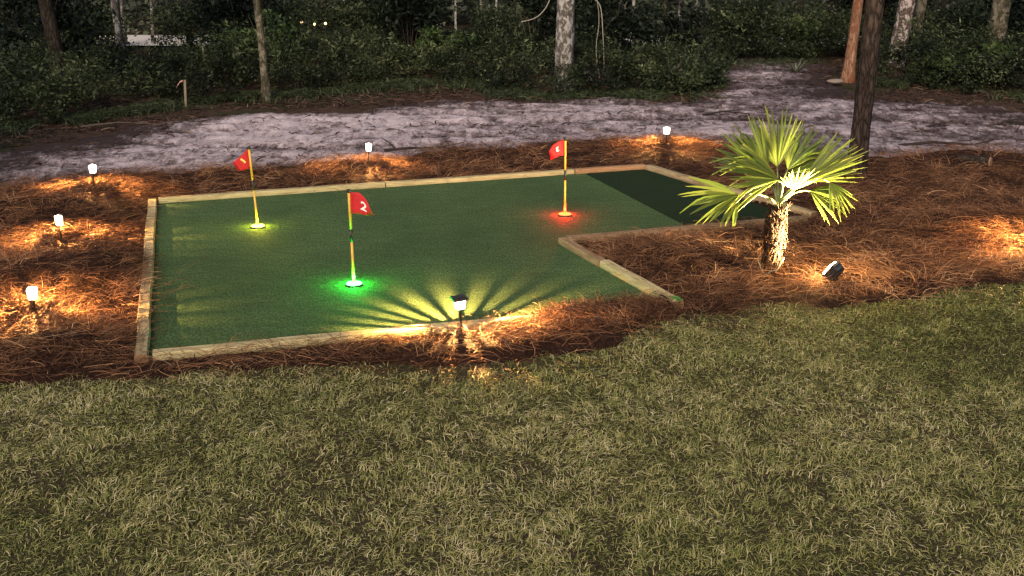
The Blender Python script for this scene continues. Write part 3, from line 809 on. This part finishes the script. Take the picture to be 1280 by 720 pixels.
V, Q = ribbons(P, az, hgt*1.1, rng.uniform(.0032, .0064, m), rng.normal(0, .22, m), pit, rng.normal(0, .5, m), 2)
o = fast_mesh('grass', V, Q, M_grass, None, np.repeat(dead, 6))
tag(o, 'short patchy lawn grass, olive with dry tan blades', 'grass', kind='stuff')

# brown litter and twigs behind and on the track
n = 95000
x = rng.uniform(-13, 15, n); y = rng.uniform(14, 31, n)
d, hh = sand_raw(x, y)
keep = rng.random(n) < (.75*sstep(-1.0, .6, d)*sstep(7, 1.5, d) + .11 + .22*sstep(-4.5, -7, x))*sstep(.35, .6, fbm(x, y, .9, 3, 131)+.08*sstep(0, 1, d))
keep &= ~((straw_mask(x, y) > .3))
x, y = x[keep], y[keep]; m = len(x)
z = np.maximum(sand_h(x, y), -.07)+.012
V, Q = ribbons(np.stack([x, y, z], -1), rng.random(m)*6.28, rng.uniform(.06, .26, m), rng.uniform(.008, .035, m), rng.normal(0, .8, m), rng.normal(.15, .25, m), rng.normal(0, .6, m), 3)
o = fast_mesh('leaf_litter', V, Q, M_litter, None, np.repeat(np.clip(rng.normal(.42, .22, m), 0, 1), 8))
tag(o, 'scattered dead leaves and twigs along the edges of the sand', 'leaf litter', kind='stuff')

def branch(pts, r, label, mat=M_twig_dark, name='fallen_branch', fork=True, cat='branch', grp=None):
    bm = bmesh.new()
    r = r*.55; pts = [(p[0], p[1], p[2]*.6) for p in pts]
    rr = [r*(1-.6*i/(len(pts)-1)) for i in range(len(pts))]
    add_tube(bm, pts, rr, 7)
    if fork:
        p = Vector(pts[len(pts)//2]); q = Vector(pts[-1])
        add_tube(bm, [p, p+(q-p)*.4+Vector((.05, .08, .03)), p+(q-p)*.7+Vector((.12, .2, .05))], [r*.6, r*.45, r*.2], 6)
    o = bm_obj(name, bm, mat, None, True)
    return tag(o, label, cat, grp)
branch([(-2.0, 16.75, .03), (-1.6, 16.85, .06), (-1.2, 16.9, .05), (-.75, 16.95, .03)], .045, 'dark dead branch lying on the sand behind the back edge')
branch([(-1.85, 16.95, .02), (-1.95, 17.1, .12), (-2.1, 17.25, .22)], .03, 'short dark stick poking up from the sand by the branch', fork=False)
branch([(-7.6, 19.0, .03), (-7.0, 19.2, .10), (-6.3, 19.15, .06), (-5.6, 19.3, .03)], .035, 'long dead branch at the left end of the track', M_twig)
branch([(3.6, 20.4, .02), (4.0, 20.5, .10), (4.5, 20.45, .04)], .04, 'low dark root snag on the sand left of the pine')
branch([(6.2, 17.2, .02), (6.8, 17.3, .08), (7.4, 17.2, .04), (7.9, 17.3, .02)], .05, 'dark root half buried in the sand right of the pine')
branch([(8.7, 19.3, .0), (8.9, 19.4, .10), (9.2, 19.3, .03)], .05, 'dark clod of roots at the right end of the track')
branch([(7.3, 19.0, .0), (7.5, 19.05, .09), (7.8, 19.0, .02)], .05, 'dark clod of roots in the middle of the right sand')
# cut log with a pale end in the right straw
bm = bmesh.new(); add_tube(bm, [(-.35, .25, .05), (0, 0, .06)], [.085, .080], 14, caps=False)
lg = bm_obj('cut_log', bm, M_bark_dark, None, True); lg.location = (6.72, 15.0, bh(6.72, 15.0)-.02)
bm = bmesh.new(); add_tube(bm, [(0, 0, .06), (.012, -.009, .0605)], [.079, .074], 14); bm_obj('sawn_end', bm, M_endgrain, lg)
tag(lg, 'short cut log with a tan sawn end in the right straw', 'log')
# pale chunk at the foot of the stripped trunk
bm = bmesh.new(); bmesh.ops.create_icosphere(bm, subdivisions=3, radius=.13)
for vtx in bm.verts:
    k = 1+.5*(float(fbm(np.array([vtx.co.x*4+3]), np.array([vtx.co.y*4+vtx.co.z*3]), 1, 3, 9)[0])-.5)
    vtx.co = Vector((vtx.co.x*1.5*k, vtx.co.y*k, vtx.co.z*.45*k))
o = bm_obj('wood_chunk', bm, simple('pale_wood', (.25, .19, .16), .9), None, True); o.location = (7.5, 25.3, .03)
tag(o, 'pale split chunk of wood by the stripped orange trunk', 'wood chunk')

# ------------------------------------------------------------------ woods
def trunk_obj(x, y, r0, label, mat, lean=(0, 0), H=8., rough=.12, n=16, bend=.0, crown=None, name='tree', group=None, base_flare=1.25, r1=.55, rings=36):
    root = empty(name, (x, y, -.07), 0, label, 'tree', group)
    pts = []; rad = []
    sd = random.random()*40
    for i in range(rings+1):
        u = i/rings; z = -.1+H*u
        pts.append((lean[0]*z+bend*math.sin(u*5+sd)*H*.05+.0*u, lean[1]*z+bend*math.cos(u*4+sd)*H*.03, z))
        rad.append(r0*((1-u)+r1*u)*(1+(base_flare-1)*math.exp(-z/.25)))
    bm = bmesh.new(); add_tube(bm, pts, rad, n)
    for vtx in bm.verts:
        c = Vector(pts[min(rings, max(0, int(round((vtx.co.z+.1)/H*rings))))])
        d = Vector((vtx.co.x-c.x, vtx.co.y-c.y, 0)); a = math.atan2(d.y, d.x)
        k = (float(fbm(np.array([math.cos(a)*2+sd]), np.array([math.sin(a)*2+vtx.co.z*1.7]), 1.6, 3, 3)[0])-.5)*2*rough
        vtx.co += d*k
    bm_obj('trunk', bm, mat, root, True)
    if crown:
        cz, cr, ch, nl, ls, lm = crown
        leaf_cloud('crown', [(lean[0]*cz, lean[1]*cz, cz)], [(cr, cr, ch)], nl, ls, lm, root, 14)
    return root

def unit(v): return v/np.maximum(np.linalg.norm(v, axis=-1, keepdims=True), 1e-6)
def leaves(C, size, aspect=.42, upb=.25, outward=None):
    n = len(C)
    d = rng.normal(0, 1, (n, 3)); d[:, 2] = d[:, 2]*.7+upb
    if outward is not None: d = d+outward
    d = unit(d); s = unit(np.cross(d, rng.normal(0, 1, (n, 3))))
    L = np.asarray(size)[:, None]; w = L*aspect*.5
    nrm = np.cross(d, s)
    V = np.stack([C, C+d*L*.45+s*w, C+d*L, C+d*L*.45-s*w], 1)
    V[:, 2] -= nrm*L*.12
    Q = np.arange(n*4).reshape(n, 4)
    return V.reshape(-1, 3), Q
def leaf_cloud(name, centres, radii, n, size, mat, parent=None, clumps=10, tone=.5, zmin=.02, spread=.33, upb=.25, aspect=.45):
    """leaves gathered into uneven clumps inside ellipsoids"""
    C = []; T = []
    per = max(1, n//(clumps*len(centres)))
    for c, r in zip(centres, radii):
        for k in range(clumps):
            q = unit(rng.normal(0, 1, 3))*rng.random()**(1/2.2)
            cc = np.array(c)+q*np.array(r)*.85
            rr = np.array(r)*rng.uniform(spread*.6, spread*1.3)
            p = cc+unit(rng.normal(0, 1, (per, 3)))*(rng.random((per, 1))**.45)*rr
            C.append(p); T.append(np.full(per, tone+rng.normal(0, .13))+rng.normal(0, .16, per))
    C = np.concatenate(C); T = np.clip(np.concatenate(T), 0, 1)
    kk = C[:, 2] > zmin; C, T = C[kk], T[kk]
    V, Q = leaves(C, rng.uniform(size*.6, size*1.35, len(C)), aspect, upb)
    return fast_mesh(name, V, Q, mat, parent, np.repeat(T, 4))

# the big pine by the palm (crown far above the picture)
trunk_obj(4.74, 14.63, .132, 'dark rough pine trunk standing in the straw behind the palm', M_bark_pine, (-.008, .0), 10, .13, 28, .10, (9.2, 1.7, 1.1, 900, .30, M_leaf_dark), 'pine_tree', None, 1.15, .62, 90)
CR = lambda z, r, h, n=420, s=.34, m=M_leaf_dark: (z, r, h, n, s, m)
trunk_obj(1.13, 24.3, .215, 'grey tree with white blotched bark behind the middle of the track', M_bark_grey, (.020, 0), 9, .12, 22, .05, CR(7.0, 3.2, 1.6, 900, .36), 'tree', None, 1.2, .6, 60)
trunk_obj(-5.16, 22.8, .085, 'slim grey brown trunk at the litter edge left of centre', M_bark_olive, (-.050, 0), 8, .1, 14, .12, CR(7.0, 2.2, 1.4), 'tree', None, 1.3)
trunk_obj(7.98, 26.0, .13, 'stripped orange brown trunk behind the dark pine', M_strip, (.045, 0), 8, .10, 18, .02, CR(7.5, 1.8, 1.2), 'tree', None, 1.5, .6)
trunk_obj(10.1, 29.0, .225, 'pinkish lichen spotted trunk right of the stripped one', M_bark_lichen, (.10, 0), 9, .16, 20, .05, CR(6.8, 3.0, 1.6, 800), 'tree', None, 1.3)
trunk_obj(11.3, 31.0, .15, 'brown trunk leaning just behind the lichen spotted one', M_bark_olive, (.06, 0), 9, .1, 14, .05, CR(7.2, 2.6, 1.5), 'tree')
trunk_obj(12.0, 27.5, .23, 'broad grey trunk among broad leaved shrubs at far right', M_bark_olive, (.03, 0), 9, .10, 18, .05, CR(6.5, 3.4, 1.7, 1100, .38), 'tree', None, 1.2, .75)
trunk_obj(-9.45, 23.0, .15, 'thick dark tree among the black undergrowth at far left', M_bark_dark, (-.085, 0), 9, .12, 18, .06, CR(6.0, 3.6, 1.8, 1300, .38), 'tree')
trunk_obj(-10.3, 29.0, .10, 'grey upper trunk just left of the thick dark tree', M_bark_grey, (-.03, 0), 9, .1, 12, .05, CR(6.8, 2.8, 1.5), 'tree')
THIN = [(-12.77, 33.5, .085, M_bark_dark, 'thin black trunk in front of the pale road at left', -.03),
        (-12.3, 35.1, .065, M_bark_grey, 'thin grey trunk behind the pale road patch at left', .0),
        (-11.6, 35.6, .05, M_bark_grey, 'slanting grey sapling at the end of the left pale road patch', .07),
        (-9.0, 37.4, .085, M_bark_pale, 'white trunk just left of the slim grey brown one', -.005),
        (-9.9, 34.0, .10, M_bark_dark, 'black trunk left of the white trunk', -.02),
        (-6.35, 37.5, .16, M_bark_dark, 'dark trunk beside the distant porch lights', .02),
        (-5.45, 38.5, .12, M_bark_dark, 'straight black trunk beside the pale crooked sapling', -.02),
        (-5.05, 37.0, .055, M_bark_pale, 'pale crooked sapling beside the straight black trunk', .09),
        (-5.9, 39.5, .07, M_bark_pale, 'pale grey sapling left of the straight black trunk', -.01),
        (-2.76, 30.0, .22, M_bark_dark, 'wide black trunk wrapped in dark foliage left of centre', .0),
        (-1.86, 37.0, .04, M_bark_pale, 'thin white stem in the misty clearing', .0),
        (-.52, 36.5, .05, M_bark_pale, 'thin pale stem right of the misty clearing', -.01),
        (3.85, 38.1, .055, M_bark_pale, 'left one of two close pale stems right of the blotched tree', .0),
        (4.15, 38.4, .055, M_bark_pale, 'right one of two close pale stems right of the blotched tree', .02),
        (5.24, 38.1, .06, M_bark_dark, 'thin black stem in front of the right road patches', .01),
        (6.95, 42.5, .05, M_bark_pale, 'leaning pale stem above the right road patches', .10),
        (8.06, 39.5, .055, M_bark_pale, 'short pale stem between the right road patches and the pines', .02),
        (7.55, 36.0, .07, M_bark_dark, 'dark stem in the leafy thicket left of the pine', .02),
        (10.2, 35.5, .15, M_bark_dark, 'dark trunk close to the left of the stripped one', .03),
        (9.3, 36.0, .12, M_bark_dark, 'black trunk in the thicket left of the dark pine', .0),
        (12.9, 39.0, .055, M_bark_pale, 'thin pale upright stem right of the dark pine', .0),
        (13.3, 38.5, .06, M_bark_pale, 'thin pale stem leaning against the lichen spotted trunk', .10)]
for k, (x, y, r, m_, lb, le) in enumerate(THIN):
    trunk_obj(x, y, r, lb, m_, (le, 0), 8, .08, 10, .18 if 'crooked' in lb else .06, CR(6.2+random.random(), 1.9, 1.3, 300, .36, M_leaf_grey if r < .08 else M_leaf_dark), 'tree', None, 1.2, .5, 24)

trunk_obj(-13.0, 10.5, .32, 'unseen leafy tree added to shade the left side', M_bark_dark, (.02, 0), 9, .12, 18, .05, (7.0, 4.6, 2.2, 3200, .40, M_leaf_dark), 'tree')  # tree added out of view so its crown shades the left side
STEMS = [(-14.5, 38, .10, 'at the far left'), (-8.2, 40.5, .07, 'right of the white trunk'), (-3.9, 36, .06, 'left of the wide black trunk'), (-1.1, 40.5, .05, 'in the middle of the misty clearing'),
         (1.9, 36, .08, 'behind the blotched tree'), (2.9, 40, .06, 'left of the two close pale stems'), (6.1, 40.8, .06, 'between the right road patches'), (9.0, 42, .08, 'behind the tall feathery bush'), (15.5, 40, .10, 'right of the lichen spotted trunk')]
for x, y, r, lb in STEMS:
    trunk_obj(x, y, r, 'dim greyish stem deep in the woods '+lb, M_bark_grey if r < .08 else M_bark_dark, (random.uniform(-.04, .04), 0), 8, .08, 10, .08, CR(6.4, 1.8, 1.2, 260, .36, M_leaf_grey), 'tree', None, 1.2, .5, 24)

def vine(pts, r, label):
    P = [Vector(p) for p in pts]; Q = []
    for i in range(len(P)-1):
        p0 = P[max(i-1, 0)]; p1 = P[i]; p2 = P[i+1]; p3 = P[min(i+2, len(P)-1)]
        for t in (0, .25, .5, .75):
            Q.append(.5*((2*p1)+(p2-p0)*t+(2*p0-5*p1+4*p2-p3)*t*t+(3*p1-p0-3*p2+p3)*t**3))
    Q.append(P[-1])
    bm = bmesh.new(); add_tube(bm, Q, [r]*len(Q), 7)
    return tag(bm_obj('vine', bm, M_twig_pale, None, True), label, 'vine')
vine([(.95, 24.6, 3.4), (.92, 24.5, 2.4), (.80, 24.4, 1.85), (.55, 24.3, 1.55), (.2, 24.2, 1.45)], .011, 'pale vine hanging in a curve left of the blotched tree')
vine([(1.55, 25.3, 2.6), (1.75, 25.2, 2.0), (1.98, 25.1, 1.75), (2.05, 25, 1.2), (2.1, 24.9, .3)], .010, 'pale vine bending over right of the blotched tree')
vine([(1.65, 25, 3.2), (1.95, 25, 1.6), (1.9, 24.9, .8), (2.0, 24.8, .1)], .007, 'thin pale vine dropping straight beside the bent one')

# survey stake with ribbon
st = empty('survey_stake', (-6.62, 22.0, -.05), 0, 'pale wooden survey stake with a pink ribbon in the grass', 'stake')
bm = bmesh.new(); add_box(bm, (.0, 0, .24), (.045, .022, .56), Matrix.Rotation(R(3), 4, 'Y')); bm_obj('post', bm, M_stake, st)
bm = bmesh.new()
rp = [(-.01, .52), (-.06, .50), (-.11, .44), (-.14, .38)]
a_ = [bm.verts.new((x, -.016-.01*i, z)) for i, (x, z) in enumerate(rp)]; b_ = [bm.verts.new((x-.01, -.016-.01*i, z-.035)) for i, (x, z) in enumerate(rp)]
for i in range(3): bm.faces.new((a_[i], a_[i+1], b_[i+1], b_[i]))
rb = bm_obj('ribbon', bm, M_ribbon, st)

# undergrowth: one continuous mass whose top edge rises and dips
SHB = [(-14, 18.2), (-9.09, 18.9), (-7.94, 19.9), (-6.93, 21.4), (-5.26, 23.0), (-3.44, 24.6), (-.9, 25.6), (-.34, 23.4), (2.06, 23.2), (4.3, 23.4), (4.9, 26.0), (5.6, 29.6), (8.3, 30.2), (8.2, 26.4), (9.06, 24.2), (10.75, 23.2), (15, 22.4)]
def curve_y(x, pts):
    px = [p[0] for p in pts]; py = [p[1] for p in pts]
    return np.interp(x, px, py)
HX = [-14, -9.5, -8, -6.9, -6, -5, -4, -3, -2.0, -1, 0, 1, 2, 3, 4.5, 6, 7.5, 9, 10.5, 12, 14]
HZ = np.array([.88])*[1.5, 1.15, .8, .75, 1.15, 1.15, 1.0, 1.15, .68, .62, 1.0, .9, 1.05, .72, .75, 1.25, 1.3, 1.1, 1.1, 1.35, 1.5]
C = []; T = []; SZ = []
for k in range(2800):
    x = rng.uniform(-14.5, 16.5); dep = rng.random()**1.5*9
    xs = x*.0+x
    y = float(curve_y(xs, SHB))+.1+dep+(float(fbm(np.array([x]), np.array([3.]), .7, 3, 23)[0])-.5)*1.6+rng.normal(0, .15)
    if 4.6 < x*23/y < 7.4 and y < 29.8 and dep < 6: y = max(y, 30.4)
    hmax = float(np.interp(x*23/y, HX, HZ))*(.35+.65*min(1, dep/1.6+.05))*(.40+1.15*float(fbm(np.array([x]), np.array([y]), .75, 3, 7)[0]))
    h = hmax*rng.random()**.55
    if float(fbm(np.array([x]), np.array([y]), .85, 2, 77)[0]) < .36: continue
    kindt = (float(fbm(np.array([x]), np.array([y*.7]), .33, 2, 88)[0])-.5)*.75
    per = 125
    c = np.array([x, y, h-.05])
    rr = np.array([.34, .34, .24])*rng.uniform(.6, 1.25)
    p = c+unit(rng.normal(0, 1, (per, 3)))*(rng.random((per, 1))**.5)*rr
    C.append(p); sz = rng.choice([.6, .9, 1.3, 1.7], p=[.25, .4, .25, .1])
    T.append(np.full(per, .36+kindt+rng.normal(0, .18))+rng.normal(0, .16, per)); SZ.append(rng.uniform(.038, .085, per)*sz)
for k in range(1500):      # lower growth farther in, open where the pale road shows
    y = rng.uniform(31, 34.2); x = rng.uniform(-.5, .5)*y; q = x/y
    if -.354 < q < -.322 or -.075 < q < -.03 or .13 < q < .185: continue
    per = 70; h = rng.random()**.6*(.85+.75*float(fbm(np.array([x]), np.array([y]), .6, 3, 17)[0]))
    p = np.array([x, y, h])+unit(rng.normal(0, 1, (per, 3)))*(rng.random((per, 1))**.5)*np.array([.5, .5, .35])*rng.uniform(.6, 1.3)
    C.append(p); T.append(np.full(per, .48+rng.normal(0, .2))+rng.normal(0, .15, per)); SZ.append(rng.uniform(.06, .13, per))
C = np.concatenate(C); T = np.clip(np.concatenate(T), 0, 1); SZ = np.concatenate(SZ)
kk = C[:, 2] > -.05; C, T, SZ = C[kk], T[kk], SZ[kk]
V, Q = leaves(C, SZ, .45, .25)
o = fast_mesh('undergrowth', V, Q, M_leaf, None, np.repeat(T, 4))
tag(o, 'dense dark green undergrowth along the edge of the woods', 'undergrowth', kind='stuff')
# taller sprigs with narrow leaves standing out of it
sprC = []; sprT = []; sprS = []
for k in range(420):
    x = rng.uniform(-13.5, 15.5); y = float(curve_y(x, SHB))+.2+rng.random()*5
    if 4.6 < x*23/y < 7.4 and y < 29.8: continue
    hm = float(np.interp(x*23/y, HX, HZ))*rng.uniform(.8, 1.45); lx, ly = rng.normal(0, .18, 2); tt = rng.normal(.58, .2); nl = 26
    u = rng.uniform(.35, 1, nl)
    sprC.append(np.stack([x+lx*u*u, y+ly*u*u, hm*u], -1)+rng.normal(0, .05, (nl, 3))); sprT.append(np.full(nl, tt)+rng.normal(0, .1, nl)); sprS.append(rng.uniform(.07, .17, nl))
V, Q = leaves(np.concatenate(sprC), np.concatenate(sprS), .26, .5)
o = fast_mesh('tall_weeds', V, Q, M_leaf, None, np.repeat(np.clip(np.concatenate(sprT), 0, 1), 4))
tag(o, 'tall leafy weeds sticking up out of the undergrowth', 'weeds', kind='stuff')
# weeds and low grass at the foot of it
n = 38000
x = rng.uniform(-13, 15, n); y = curve_y(x, SHB)+(fbm(x, x*0+3., .7, 3, 23)-.5)*1.6+rng.normal(-.15, .45, n)
kk = (fbm(x, y, 1.1, 3, 141) > .42); x, y = x[kk], y[kk]; m = len(x)
V, Q = ribbons(np.stack([x, y, np.full(m, -.05)], -1), rng.random(m)*6.28, rng.uniform(.10, .32, m), rng.uniform(.008, .02, m), rng.normal(0, .6, m), rng.uniform(.6, 1.4, m), rng.normal(0, .5, m), 3)
o = fast_mesh('weeds', V, Q, M_leaf, None, np.repeat(np.clip(rng.normal(.62, .18, m), 0, 1), 8))
tag(o, 'fringe of weeds at the foot of the undergrowth', 'weeds', kind='stuff')

def shrub(x, y, r, h, n, mat, label, size=.10, tone=.5, clumps=12, name='shrub', aspect=.45):
    root = empty(name, (x, y, -.05), 0, label, 'shrub')
    leaf_cloud('foliage', [(0, 0, h*.5)], [(r, r, h*.5)], n, size, mat, root, clumps, tone, .0, .36, .35, aspect)
    bm = bmesh.new()
    for k in range(7):
        a = random.random()*6.28; q = r*random.uniform(.3, .8)
        add_tube(bm, [(0, 0, 0), (math.cos(a)*q*.4, math.sin(a)*q*.4, h*.4), (math.cos(a)*q, math.sin(a)*q, h*random.uniform(.6, .95))], [.014, .010, .004], 5)
    bm_obj('stem', bm, M_twig, root)
    return root
shrub(10.0, 25.4, .75, .75, 1500, M_leaf_bright, 'bright broad leaved shrub below the lichen spotted trunk', .17, .5, 14)
shrub(11.3, 25.2, .7, .85, 1300, M_leaf_bright, 'broad leaved shrub with pale leaves left of the far right trunk', .19, .55, 12)
shrub(12.3, 24.4, .9, 1.0, 1700, M_leaf, 'dark broad leaved shrub in front of the far right trunk', .18, .45, 12)
shrub(3.4, 24.2, 1.0, .75, 2200, M_leaf, 'low rounded green shrub at the track edge left of the back sand', .09, .6, 16)
shrub(-1.9, 28.5, .9, 1.15, 1600, M_leaf_bright, 'brighter green sapling bush below the misty clearing', .13, .38, 14)
shrub(4.9, 31.5, 1.1, 1.25, 2000, M_leaf_dark, 'black rounded bush left of the back sand', .12, .2, 14)
shrub(6.9, 33.0, 1.3, 2.6, 2600, M_leaf, 'tall feathery green bush behind the back sand', .12, .55, 16)
shrub(8.4, 32.0, .8, 1.3, 1500, M_leaf_bright, 'bush flecked with pale leaves left of the dark pine', .12, .6, 12)
shrub(-5.8, 26.5, 1.3, 1.75, 2300, M_leaf_bright, 'light green bush right of the slim grey brown trunk', .11, .25, 16)
shrub(-6.9, 27.0, .8, 1.2, 1500, M_leaf_dark, 'black bush left of the slim grey brown trunk', .13, .1, 12)
shrub(-2.75, 29.4, 1.5, 3.6, 4200, M_leaf_dark, 'tall dark leafy mass around the wide black trunk', .15, .45, 26)
shrub(.6, 28.0, 1.3, 3.6, 3600, M_leaf_dark, 'tall dark leafy mass left of the blotched tree', .15, .45, 24)
shrub(2.5, 27.6, 1.2, 3.2, 3000, M_leaf_dark, 'dark hollow thicket just right of the blotched tree', .14, .35, 22)
shrub(-11.5, 26.0, 1.9, 3.0, 4200, M_leaf_dark, 'black thicket at the far left edge of the woods', .17, .35, 24)
shrub(-7.6, 31.0, 1.7, 3.0, 3200, M_leaf_dark, 'dark thicket between the white trunk and the left pale road', .16, .5, 22)
shrub(13.8, 28.5, 2.0, 3.4, 4600, M_leaf_dark, 'black thicket behind the far right trunk', .17, .3, 26)
shrub(11.0, 33.5, 1.5, 3.0, 3200, M_leaf_dark, 'black thicket between the lichen spotted and far right trunks', .16, .25, 22)
shrub(-4.6, 33.0, 1.3, 2.0, 2400, M_leaf, 'mid green thicket below the porch lights', .13, .45, 16)
# spiky palmetto beside the stripped trunk
pm = empty('palmetto', (7.15, 27.6, -.05), 0, 'spiky grey green palmetto left of the stripped trunk', 'palmetto')
V = []; Q = []; T = []
for k in range(46):
    a = random.random()*6.28; e = random.uniform(.25, 1.2); L = random.uniform(.35, .65)
    d = Vector((math.cos(a)*math.cos(e), math.sin(a)*math.cos(e), math.sin(e))); s = Vector((-math.sin(a), math.cos(a), 0))
    b0 = len(V); tt = random.gauss(.75, .15)
    for u, w in ((0, .012), (.4, .02), (.75, .013), (1, .001)):
        q = d*L*u-Vector((0, 0, .12*u*u)); V += [q+s*w, q-s*w]; T += [tt, tt]
    for s_ in range(3): Q.append((b0+2*s_, b0+2*s_+1, b0+2*s_+3, b0+2*s_+2))
fast_mesh('blades', np.array([list(v) for v in V]), np.array(Q), M_leaf_grey, pm, np.clip(T, 0, 1))

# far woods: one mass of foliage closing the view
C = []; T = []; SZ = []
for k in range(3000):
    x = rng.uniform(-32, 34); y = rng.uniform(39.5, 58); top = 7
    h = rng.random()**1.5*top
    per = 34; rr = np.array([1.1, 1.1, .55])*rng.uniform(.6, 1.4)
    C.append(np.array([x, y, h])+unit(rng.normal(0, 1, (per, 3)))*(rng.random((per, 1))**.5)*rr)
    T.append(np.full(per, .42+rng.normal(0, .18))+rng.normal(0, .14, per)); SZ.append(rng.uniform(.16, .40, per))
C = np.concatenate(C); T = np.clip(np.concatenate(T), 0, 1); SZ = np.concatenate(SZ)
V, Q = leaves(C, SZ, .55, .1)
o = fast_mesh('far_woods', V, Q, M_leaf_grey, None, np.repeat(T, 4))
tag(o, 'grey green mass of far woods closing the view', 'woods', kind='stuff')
# porch lights glimpsed through the trees
for x, y, z, r, lb, s in ((-5.78, 30.5, 1.03, .036, 'dim amber porch light left of the two bright ones', .8), (-5.43, 30.5, .98, .034, 'bright porch light in the middle beyond the woods', 1.8), (-5.13, 30.5, 1.0, .036, 'bright porch light rightmost beyond the woods', 1.8)):
    pl = empty('porch_light', (x, y, -.07), 0, lb, 'porch light', 'porch lights beyond the woods')
    bm = bmesh.new(); add_tube(bm, [(0, 0, 0), (0, 0, z)], [.03, .03], 8); bm_obj('post', bm, M_black, pl)
    bm = bmesh.new(); bmesh.ops.create_uvsphere(bm, u_segments=14, v_segments=10, radius=r)
    o = bm_obj('globe', bm, emit_mat('porch_glow', (1, .66, .30), s), pl, True); o.location.z = z+r

# ------------------------------------------------------------------ dusk light
W = bpy.data.worlds.new('World'); S.world = W; W.use_nodes = True
nt = W.node_tree; bg = nt.nodes['Background']
sky = N(nt, 'ShaderNodeTexSky'); sky.sky_type = 'NISHITA'; sky.sun_disc = False
SUN_EL, SUN_AZ = 36, 195      # the last glow comes from behind the camera
sky.sun_elevation = R(SUN_EL); sky.sun_rotation = R(SUN_AZ)
nt.links.new(sky.outputs[0], bg.inputs[0]); bg.inputs[1].default_value = .045
sun = bpy.data.lights.new('sun', 'SUN'); sun.energy = 1.75; sun.angle = R(28); sun.color = (1, .84, .62)
so = bpy.data.objects.new('sun', sun); link(so)
az = R(SUN_AZ); el = R(SUN_EL)
sd = Vector((math.sin(az)*math.cos(el), math.cos(az)*math.cos(el), math.sin(el)))
so.rotation_euler = (-sd).to_track_quat('-Z', 'Y').to_euler(); so.location = sd*30

cam = bpy.data.cameras.new('camera'); co_ = bpy.data.objects.new('camera', cam); link(co_)
cam.sensor_width = 36; cam.lens = 1350/1280*36; cam.clip_end = 600; cam.clip_start = .05
co_.location = (0, 0, 3.15); co_.rotation_euler = (math.pi/2-math.atan(435/1350), 0, 0)
S.camera = co_
S.view_settings.view_transform = 'Standard'; S.view_settings.look = 'None'; S.view_settings.exposure = 1.18; S.view_settings.gamma = 1
S.cycles.max_bounces = 6; S.cycles.transparent_max_bounces = 12
S.cycles.sample_clamp_indirect = 4; S.cycles.use_denoising = True
